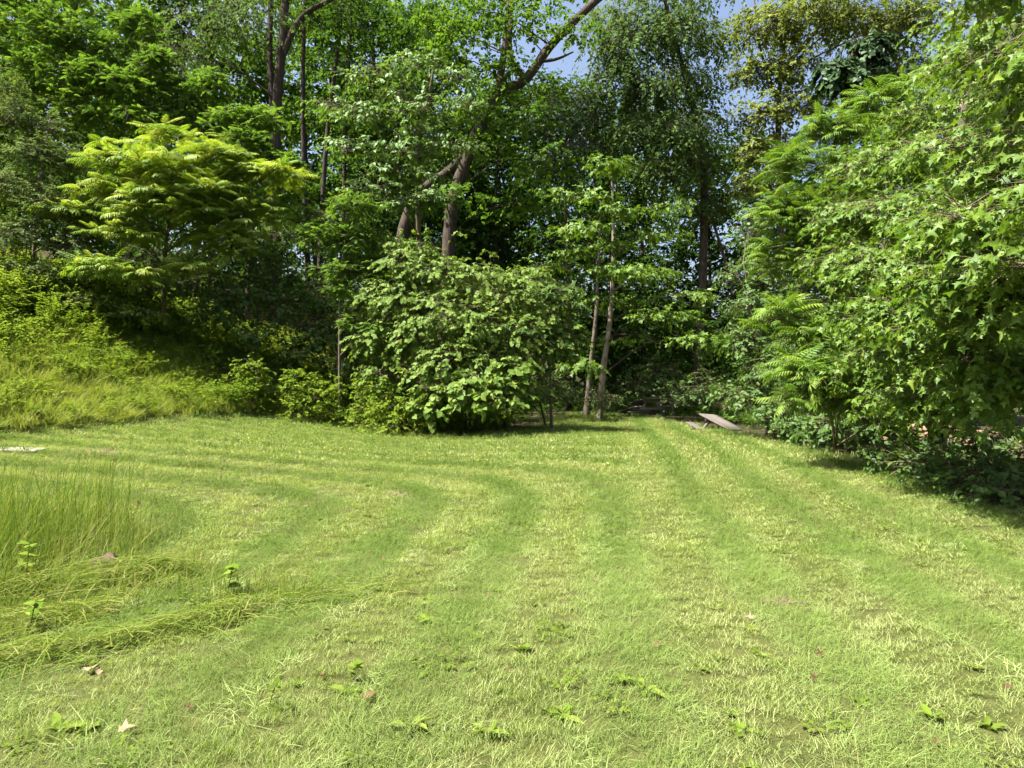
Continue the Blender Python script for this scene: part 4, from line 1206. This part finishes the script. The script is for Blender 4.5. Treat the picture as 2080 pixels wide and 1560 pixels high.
# maple with big leaves
mpb = np.array([7.3, 11.6, float(H(7.3, 11.6)) - .1])
tree('maple_tree', 'maple with large lobed leaves overhanging the lawn at the right edge', mpb, [np.array([7.1, 11.5, 1.3]), np.array([7.0, 11.2, 3.0]), np.array([7.1, 10.8, 5.4]), np.array([7.2, 10.2, 7.6])],
     [CP(1760, 350, 11.6, 70, 40, 90), CP(1840, 330, 11, 80, 44, 110), CP(1930, 300, 10.4, 80, 46, 110), CP(1720, 440, 11, 60, 40, 90), CP(1800, 430, 10.4, 80, 44, 130), CP(1890, 430, 9.8, 84, 46, 130), CP(1980, 440, 7.2, 90, 50, 120), CP(1720, 530, 10.6, 66, 40, 100), CP(1800, 540, 9.8, 84, 46, 140), CP(1890, 550, 7.8, 90, 50, 140), CP(1990, 560, 6.7, 100, 56, 130),
      CP(1740, 620, 10.6, 60, 36, 90), CP(1830, 640, 8.6, 80, 44, 120), CP(1930, 650, 7.6, 90, 44, 120), CP(2040, 640, 6.6, 90, 56, 100), CP(1800, 720, 10.4, 70, 36, 90), CP(1890, 740, 8.6, 80, 40, 100), CP(1990, 740, 7.4, 90, 44, 100), CP(1850, 810, 9.2, 70, 34, 80), CP(1940, 820, 8.6, 80, 36, 80), CP(2040, 800, 7.4, 80, 44, 70), CP(1880, 240, 12, 80, 44, 90), CP(1960, 200, 12, 80, 50, 90), CP(2050, 330, 10, 80, 60, 90)],
     ST['maple'], 'tan', pieces=300, trunk_r=.15, top_r=.05, nseg=10,
     inner=[CP(1830, 480, 12.5, 140, 110, 220, 1.3), CP(1970, 520, 11.5, 150, 120, 240, 1.3), CP(1900, 690, 12, 140, 80, 180, 1.3), CP(2060, 700, 11, 120, 100, 150, 1.3), CP(1900, 300, 13, 140, 80, 150, 1.3)], forks=[([np.array([7.15, 11.5, .9]), np.array([7.6, 11.2, 2.5]), np.array([7.9, 10.5, 4.2])], .08, .03)])
tree('maple_tree', 'second maple, its bright spray of leaves hanging in at the top right corner', np.array([7.2, 7.4, -.1]), [np.array([7.0, 7.3, 2.0]), np.array([6.6, 7.2, 4.2]), np.array([6.2, 7.4, 6.2])],
     [CP(2000, 110, 8, 90, 44, 60), CP(2060, 200, 7.4, 70, 50, 60), CP(2050, 60, 8.4, 80, 40, 50), CP(2070, 430, 6.4, 90, 44, 56), CP(2020, 470, 6.6, 80, 34, 50), CP(1950, 130, 9, 60, 40, 40), CP(2120, 300, 6.4, 100, 90, 70), CP(2150, 520, 6.2, 100, 70, 60), CP(2130, 760, 7, 90, 70, 60), CP(1990, 20, 9, 90, 40, 50), CP(2040, 270, 8.4, 70, 40, 50), CP(1960, 440, 6.2, 70, 30, 34), CP(2000, 360, 6.6, 80, 34, 36), CP(2060, 540, 5.8, 80, 34, 34), CP(1930, 300, 7.4, 70, 34, 34), CP(2150, 120, 6, 120, 80, 60), CP(2090, -80, 6.5, 160, 80, 80), CP(1980, -120, 7, 120, 70, 60), CP(2220, 380, 5, 120, 90, 60)],
     dict(ST['maple'], ll=.098, nl=9), 'tan', pieces=200, trunk_r=.12, top_r=.04)
thicket('dark low shrub hiding the foot of the maple at the right edge', 1960, 9.6, [CP(1900, 940, 9.8, 70, 26, 90), CP(1980, 980, 9, 80, 36, 110), CP(2060, 1010, 8.2, 80, 40, 110), CP(2020, 900, 10, 80, 30, 80), CP(1830, 920, 11, 60, 24, 70), CP(2090, 930, 9, 60, 40, 60)], mat='under', tpl='ovate', ll=.10)


# ------------------------------------------------------------------ picnic tables
def wood_mat(name, c1, c2, moss):
    m, t, out = nodes(name)
    tc = t.nodes.new('ShaderNodeTexCoord')
    mp = t.nodes.new('ShaderNodeMapping')
    mp.inputs['Scale'].default_value = (1.5, 22, 22)
    t.links.new(tc.outputs['Object'], mp.inputs[0])
    n1 = noise(t, 1.6, 6, .7, mp.outputs[0], .4)
    n2 = noise(t, 3, 4, .6, tc.outputs['Object'])
    oi = t.nodes.new('ShaderNodeObjectInfo')
    f = math_node(t, 'ADD', n1.outputs[0], math_node(t, 'MULTIPLY', math_node(t, 'SUBTRACT', oi.outputs['Random'], .5), .25))
    c = ramp(t, f, [(.3, c1), (.6, c2), (.8, tuple(v * 1.25 for v in c2))])
    mx = t.nodes.new('ShaderNodeMix')
    mx.data_type = 'RGBA'
    t.links.new(ramp(t, n2.outputs[0], [(.52, (0, 0, 0)), (.66, (moss, moss, moss))]), mx.inputs[0])
    t.links.new(c, mx.inputs[6])
    mx.inputs[7].default_value = (.05, .07, .02, 1)
    b = t.nodes.new('ShaderNodeBsdfPrincipled')
    b.inputs['Roughness'].default_value = .85
    t.links.new(mx.outputs[2], b.inputs['Base Color'])
    bp = t.nodes.new('ShaderNodeBump')
    bp.inputs['Strength'].default_value = .5
    bp.inputs['Distance'].default_value = .004
    t.links.new(n1.outputs[0], bp.inputs['Height'])
    t.links.new(bp.outputs[0], b.inputs['Normal'])
    t.links.new(b.outputs[0], out.inputs[0])
    return m


WOOD = wood_mat('weathered_grey_wood', (.06, .048, .042), (.135, .112, .098), .75)
_beam = {}


def beam(name, size, loc, rot, parent, mat):
    key = (tuple(round(v, 3) for v in size), mat.name)
    if key not in _beam:
        a, b, c = [v / 2 for v in size]
        e = .006
        V = []
        for sx in (-1, 1):
            for (yy, zz) in ((b - e, c), (b, c - e), (b, -c + e), (b - e, -c), (-b + e, -c), (-b, -c + e), (-b, c - e), (-b + e, c)):
                V.append((sx * a, yy, zz))
        T = []
        for k in range(8):
            q = (k + 1) % 8
            T += [(k, q, 8 + q), (k, 8 + q, 8 + k)]
        for k in range(1, 7):
            T += [(0, k + 1, k), (8, 8 + k, 8 + k + 1)]
        ob = mk(name, np.array(V), np.array(T), mat, link=False)
        _beam[key] = ob.data
        bpy.data.objects.remove(ob)
    o = bpy.data.objects.new(name, _beam[key])
    COL.objects.link(o)
    o.parent = parent
    o.location = loc
    o.rotation_euler = rot
    return o


def picnic_table(label, loc, rot, L=1.75, missing=False):
    r = thing('picnic_table', label, 'picnic table', loc, 'old picnic tables at the far end of the lawn')
    r.rotation_euler = rot
    for k in range(5):
        beam('plank', (L, .138, .038), (0, -.296 + .148 * k, .74), (0, 0, .004 * rng.normal()), r, WOOD)
    for s in (-1, 1):
        if missing and s == 1:
            continue
        beam('bench_plank', (L, .138, .038), (0, s * .72, .43), (0, 0, 0), r, WOOD)
        beam('bench_plank', (L, .138, .038), (0, s * .575, .43), (0, 0, 0), r, WOOD)
    for s in (-1, 1):
        x = s * (L / 2 - .3)
        beam('cross_rail', (.038, 1.55, .088), (x, 0, .367), (0, 0, 0), r, WOOD)
        beam('top_rail', (.038, .68, .088), (x, 0, .677), (0, 0, 0), r, WOOD)
        for q in (-1, 1):
            beam('leg', (.038, .088, .84), (x + .040, q * .36, .35), (q * .52, 0, 0), r, WOOD)
    return r


p = W(1312, 826, 26.5)
picnic_table('old grey picnic table sagging among weeds right of the pale trunk', (p[0], p[1], p[2] - .52), (.0, math.radians(9), math.radians(104)))
p2 = W(1455, 868, 20.8)
picnic_table('collapsed picnic table with its plank top tipped down towards the lawn', (p2[0] + .05, p2[1] + .4, -.47), (math.radians(-5), math.radians(19), math.radians(-62)), 1.25, True)

# ------------------------------------------------------------------ left foreground: tall grass, brick, slab, weeds
def tall_clump():
    parts = []
    def add(n, cx, cy, rx, ry, h, lean_dir, lean, w, tint, bend=.5):
        a = rng.random(n) * 6.283
        r = np.sqrt(rng.random(n))
        x, y = cx + rx * r * np.cos(a), cy + ry * r * np.sin(a)
        O = np.stack([x, y, H(x, y) - .01], -1)
        hh = h * (.30 + 1.0 * rng.random(n) ** 1.4)
        d = norm(np.array([math.cos(lean_dir), math.sin(lean_dir), 0]) + 1.2 * rnd(n, 3) * [1, 1, 0])
        sd = norm(np.stack([-d[:, 1], d[:, 0], .2 * rnd(n)], -1) + .5 * rnd(n, 3) * [1, 1, 0])
        ww = w * (.6 + .7 * rng.random(n))
        le = lean * (.15 + 1.5 * rng.random(n) ** 1.5)
        seg = 5
        rows = []
        for k in range(seg + 1):
            t = k / seg
            horiz = hh * (le * t + bend * le * t ** 2.2)
            vert = hh * (t * (1 - .25 * np.minimum(le, 1.3)) - .45 * bend * le * t ** 2.5)
            c = O + d * horiz[:, None]
            c[:, 2] = np.maximum(O[:, 2] + vert, O[:, 2] + .01 * t)
            if k < seg:
                wk = ww * (1 - .5 * t)
                rows += [c - sd * wk[:, None] / 2, c + sd * wk[:, None] / 2]
            else:
                rows.append(c)
        V = np.stack(rows, 1)
        T = []
        for k in range(seg - 1):
            q = 2 * k
            T += [(q, q + 1, q + 3), (q, q + 3, q + 2)]
        T.append((2 * seg - 2, 2 * seg - 1, 2 * seg))
        m = 2 * seg + 1
        ti = np.clip(tint + .18 * rnd(n), 0, 1)
        ti = np.where(rng.random(n) < .10, .9 + .1 * rng.random(n), ti)          # dry stems among the green
        parts.append((V.reshape(-1, 3), ((np.arange(n) * m)[:, None, None] + np.array(T)[None]).reshape(-1, 3), np.repeat(ti, m)))
    # standing clump
    add(2300, -4.75, 6.2, 1.2, 1.2, .74, .6, .36, .0055, .30)
    add(1300, -4.5, 5.3, .9, .8, .62, .4, .4, .0055, .28)
    add(420, -3.6, 6.0, .45, .6, .5, .9, .4, .005, .5)
    add(900, -3.9, 4.8, .8, .5, .42, .2, .8, .005, .45)
    # lower fringe
    add(1200, -3.0, 5.1, .9, .7, .26, .2, .7, .005, .5)
    add(1300, -3.6, 4.2, 1.0, .6, .22, .1, .9, .005, .5)
    add(700, -1.75, 4.75, .45, .35, .17, .0, .6, .005, .35)
    return join(parts)


V, T, t = tall_clump()
tag(mk('tall_grass', V, T, LM['tall'], None, t), 'tall uncut grass standing in the left foreground', kind='stuff')


def windrow():
    """long cut grass lying in curved swathes"""
    parts = []
    for path, n, wd, ht in (([(-4.2, 3.35), (-3.2, 3.45), (-2.3, 3.9), (-1.7, 4.4)], 1700, .16, .10), ([(-4.6, 4.7), (-3.8, 4.75), (-3.2, 4.9), (-2.65, 5.3)], 1300, .18, .13), ([(-3.3, 5.2), (-2.9, 5.25), (-2.5, 5.35)], 800, .16, .15), ([(-4.3, 4.2), (-3.3, 4.2), (-2.6, 4.5)], 900, .28, .07),
                            ([(-1.8, 4.4), (-1.3, 4.7), (-.8, 4.9)], 260, .3, .03)):
        P = catmull([(a, b, 0) for a, b in path], 40)
        tg = norm(np.gradient(P, axis=0))
        i = rng.integers(0, 40, n)
        off = rnd(n)
        c = P[i] + np.stack([-tg[i, 1], tg[i, 0], np.zeros(n)], -1) * (wd * off * .6)[:, None]
        d = norm(tg[i] + .8 * rnd(n, 3) * [1, 1, .25])
        d[:, 2] = .10 * rnd(n) + .05
        L = .10 + .28 * rng.random(n)
        z = H(c[:, 0], c[:, 1]) + .03 + ht * np.exp(-off ** 2) * rng.random(n)
        c[:, 2] = z
        sd = norm(np.stack([-d[:, 1], d[:, 0], .8 * rnd(n)], -1))
        w = .0028 + .003 * rng.random(n)
        rows = []
        for k in range(4):
            t = k / 4 - .5
            q = c + d * (L * t)[:, None]
            q[:, 2] += .10 * L * (1 - 4 * t * t) - .02
            rows += [q - sd * w[:, None] / 2, q + sd * w[:, None] / 2]
        q = c + d * (L * .5)[:, None]
        q[:, 2] -= .03
        V = np.stack(rows + [q], 1)
        T = []
        for k in range(3):
            b = 2 * k
            T += [(b, b + 1, b + 3), (b, b + 3, b + 2)]
        T.append((6, 7, 8))
        parts.append((V.reshape(-1, 3), ((np.arange(n) * 9)[:, None, None] + np.array(T)[None]).reshape(-1, 3), np.repeat(np.clip(.55 + .2 * rnd(n), 0, 1), 9)))
    return join(parts)


V, T, t = windrow()
tag(mk('cut_grass', V, T, LM['tall'], None, t), 'long cut grass lying in swathes in the left foreground', kind='stuff')

# seed heads above the tall grass
STALK = ['leftmost seed stalk, at the picture edge above the tall grass', 'second seed stalk from the left edge', 'tall straight seed stalk above the middle of the grass clump', 'leaning seed stalk over the right side of the grass clump', 'seed stalk standing alone at the right end of the tall grass', 'short seed stalk just behind the brick']
for k in range(6):
    x, y = (-4.55, -4.2, -3.8, -3.45, -2.95, -3.25)[k], (6.3, 6.6, 6.5, 6.9, 6.7, 5.75)[k]
    z = float(H(x, y))
    h = (.85, .95, 1.05, .9, .8, .5)[k]
    e = np.array([(.2, .1, .03, .35, .15, .12)[k], .05 * rng.normal(), 0])
    P = catmull([(x, y, z), np.array([x, y, z + h * .6]) + e * .4, np.array([x, y, z + h]) + e], 9)
    r = thing('grass_stalk', STALK[k], 'grass stalk', (x, y, z), 'seed stalks above the tall grass')
    mk('stem', *tube(P[:7], np.linspace(.0025, .0015, 7), 4)[:2], LM['tall'], r, .8)
    O = np.repeat(P[5:], 9, 0) + .006 * rnd(36, 3)
    Y = norm(P[-1] - P[5])[None] + .5 * rnd(36, 3)
    V, T, t = place('simple', O, Y, rnd(36, 3), .018 + .012 * rng.random(36), np.full(36, .9))
    tag(mk('seed_head', V, T, LM['tall'], r, t), kind='stuff')

brick_m = plain_mat('weathered_brick', [(.3, (.06, .036, .03)), (.5, (.095, .06, .05)), (.7, (.14, .095, .08))], 14, .92, .5)


def block(name, label, cat, loc, rot, size, mat, chip=.012, n=3):
    import bmesh
    bm = bmesh.new()
    bmesh.ops.create_cube(bm, size=1)
    bmesh.ops.scale(bm, vec=size, verts=bm.verts)
    bmesh.ops.subdivide_edges(bm, edges=bm.edges[:], cuts=3, use_grid_fill=True)
    for v in bm.verts:
        v.co += Vector(rnd(3) * chip * .5)
    bmesh.ops.bevel(bm, geom=[e for e in bm.edges if e.calc_face_angle(0) > .8], offset=chip, segments=2, affect='EDGES')
    me = bpy.data.meshes.new(name)
    bm.to_mesh(me)
    bm.free()
    me.materials.append(mat)
    o = bpy.data.objects.new(name, me)
    COL.objects.link(o)
    o.location, o.rotation_euler = loc, rot
    return tag(o, label, cat)


q = GP(210, 1165)
block('brick', 'reddish brown brick half hidden in the tall grass, left foreground', 'brick', (q[0], q[1], float(H(q[0], q[1])) + .075), (.25, -.18, .55), (.17, .12, .09), brick_m)
conc = plain_mat('pale_concrete', [(.3, (.20, .17, .14)), (.5, (.29, .25, .21)), (.7, (.38, .34, .30))], 9, .9, .4)
q = GP(25, 915)
block('concrete_slab', 'pale concrete slab flush with the grass at the left edge', 'slab', (q[0] - .3, q[1], float(H(q[0], q[1])) - .028), (.03, .02, .05), (1.5, .40, .12), conc, .014)
soil = plain_mat('bare_soil', [(.3, (.05, .032, .022)), (.5, (.09, .06, .042)), (.7, (.15, .11, .085))], 14, 1, .8)


def mound_patch(name, label, px, py, w, h, seed):
    c = GP(px, py)
    n, rings = 22, 5
    V = [(c[0], c[1], float(H(c[0], c[1])) + .022)]
    r = np.random.default_rng(seed)
    wob = 1 + .3 * r.standard_normal(n)
    for k in range(1, rings + 1):
        f = k / rings
        for j in range(n):
            a = j / n * 6.283
            x, y = c[0] + w * f * wob[j] * math.cos(a), c[1] + h * f * wob[j] * math.sin(a)
            V.append((x, y, float(H(x, y)) + .022 * (1 - f ** 2) + .008 * r.standard_normal() - .015 * (k == rings)))
    T = [(0, 1 + j, 1 + (j + 1) % n) for j in range(n)]
    for k in range(rings - 1):
        for j in range(n):
            a, b = 1 + k * n + j, 1 + k * n + (j + 1) % n
            T += [(a, a + n, b + n), (a, b + n, b)]
    return tag(mk(name, np.array(V), np.array(T), soil, smooth=True), label, 'soil patch')


mound_patch('soil_patch', 'bare brown soil patch right of the concrete slab', 185, 918, .55, .35, 1)
mound_patch('soil_patch', 'small dark bare soil patch in the lawn, right foreground', 1590, 1228, .16, .09, 2)
mound_patch('soil_patch', 'purplish bare soil spot in the lawn left of the middle', 808, 1004, .16, .12, 3)
mound_patch('soil_patch', 'bare trodden soil between the two picnic tables', 1365, 862, .5, .6, 4)

# plantain rosettes
PL = [(1260, 1395, 'plantain with upright pale leaves, lower right of the middle'), (1312, 1412, 'plantain with one tall oval leaf right of the pale upright one'), (835, 1485, 'plantain rosette near the bottom edge left of the middle'), (990, 1505, 'broad plantain at the bottom edge, middle'),
      (700, 1420, 'low plantain beside the rust-coloured leaf'), (1150, 1470, 'plantain rosette at the bottom right of the middle'), (120, 1490, 'plantain at the lower left corner'), (1500, 1500, 'plantain low at the right foreground'), (1900, 1470, 'broad yellow-green plantain near the lower right corner'), (1060, 1330, 'small plantain in the middle foreground'), (860, 1270, 'plantain in the mown strip left of the middle')]
for px, py, lb in PL:
    c = GP(px, py)
    z = float(H(c[0], c[1]))
    r = thing('plantain', lb, 'plantain', (c[0], c[1], z), 'plantain rosettes in the lawn')
    k = 6
    az = np.arange(k) / k * 6.28 + rng.random(k) * .8
    Y = np.stack([np.cos(az), np.sin(az), .35 + .55 * rng.random(k)], -1)
    O = np.tile([c[0], c[1], z + .01], (k, 1)) + .012 * rnd(k, 3) * [1, 1, 0]
    leaf_pieces(r, 'leaf', 'plantain', LM['plantain'], O, Y, np.array([0, 0, 1.]) + .2 * rnd(k, 3), .06 + .04 * rng.random(k), np.arange(k))
# leafy weeds in the foreground left
for px, py, hh, nl, tp, ll, lb in ((462, 1215, .22, 8, 'grape', .11, 'bright green broad-leaved weed beside the cut grass'), (50, 1200, .34, 8, 'grape', .11, 'dark broad-leaved weed in the tall grass at the left edge'), (545, 1455, .14, 8, 'ovate', .06, 'small leafy weed near the bottom left'),
                               (60, 1290, .2, 6, 'heart', .09, 'low ivy-like weed under the tall grass at the left edge'), (710, 1385, .10, 8, 'heart', .05, 'tiny round-leaved weed left of the rust-coloured leaf')):
    c = GP(px, py)
    z = float(H(c[0], c[1]))
    r = thing('leafy_weed', lb, 'weed', (c[0], c[1], z), 'leafy weeds in the foreground')
    P = catmull([(c[0], c[1], z), (c[0] + .02, c[1], z + hh * .6), (c[0] + .05, c[1] - .02, z + hh)], 6)
    mk('stem', *tube(P, np.linspace(.004, .002, 6), 5)[:2], LM['plantain'], r, .3)
    az = np.arange(nl) * 2.4
    t = np.linspace(.3, 1, nl)
    O = np.stack([np.interp(t, np.linspace(0, 1, 6), P[:, q]) for q in range(3)], -1)
    Y = np.stack([np.cos(az), np.sin(az), .3 + .2 * rnd(nl)], -1)
    leaf_pieces(r, 'leaf', tp, LM['plantain'], O, Y, np.array([0, 0, 1.]) + .2 * rnd(nl, 3), ll * (.55 + .35 * rng.random(nl)), np.arange(nl))

# fallen leaves on the lawn
FL = [(750, 1440, 'curled rust-coloured fallen leaf at the bottom left of the middle', .10), (655, 1378, 'thin brown fallen leaf left of the rust-coloured one', .09), (525, 1045, 'whitish fallen leaf on the mown grass left of the middle', .09), (615, 1035, 'pale tan fallen leaf right of the whitish one', .09), (1215, 1190, 'brown fallen leaf in the mown strip at the middle', .07),
      (1268, 1190, 'brown fallen leaf right beside the one in the middle strip', .07), (1343, 1325, 'orange fallen leaf right of the middle foreground', .08), (1672, 1342, 'orange-red fallen leaf in the right foreground', .09), (1530, 1265, 'pale tan fallen leaf beside the dark soil patch', .09), (1655, 1388, 'dark brown fallen leaf below the orange-red one', .07),
      (378, 1455, 'small orange fallen leaf at the lower left', .06), (240, 1500, 'pale dry fallen leaf at the lower left corner', .11), (2038, 1413, 'dark red fallen leaf by the right edge', .08), (1900, 1530, 'small orange fallen leaf at the bottom right', .06), (1820, 1070, 'tan fallen leaf near the shaded right edge', .10),
      (428, 985, 'brown fallen leaf on the far mown grass at the left', .09), (385, 915, 'tan fallen leaf near the foot of the bank', .12), (1130, 950, 'brown fallen leaf in the far middle of the lawn', .09), (775, 1145, 'pinkish fallen leaf in the swathe left of the middle', .07), (985, 1215, 'reddish fallen leaf in the middle of the lawn', .06), (650, 1205, 'tan fallen leaf right of the broad-leaved weed', .07), (180, 1378, 'pale curled fallen leaf lying in the cut grass', .12), (200, 1384, 'rust fallen leaf beside the pale curled one in the cut grass', .08)]
for px, py, lb, sz in FL:
    c = GP(px, py)
    z = float(H(c[0], c[1])) + .022
    tv, tt = TPL['maple' if rng.random() < .5 else 'ovate']
    v = tv.copy()
    v[:, 2] = .5 * np.abs(v[:, 0]) + .35 * (v[:, 1] - .5) ** 2 + .08 * rnd(len(v))
    a = rng.random() * 6.28
    dr = np.array([[math.cos(a), math.sin(a), .15]])
    wh = ('whitish' in lb) or ('pale' in lb) or ('tan' in lb)
    V, T, t = place((v, tt), np.array([[c[0], c[1], z]]), dr, np.array([[.3 * rng.normal(), -.4, 1.]]), np.array([sz * .7]), np.array([.95 if wh else (.15 if 'dark' in lb else .4)]))
    o = mk('fallen_leaf', V - [c[0], c[1], z], T, LM['dead'], None, t)
    o.location = (c[0], c[1], z)
    tag(o, lb, 'leaf', 'fallen leaves on the lawn')
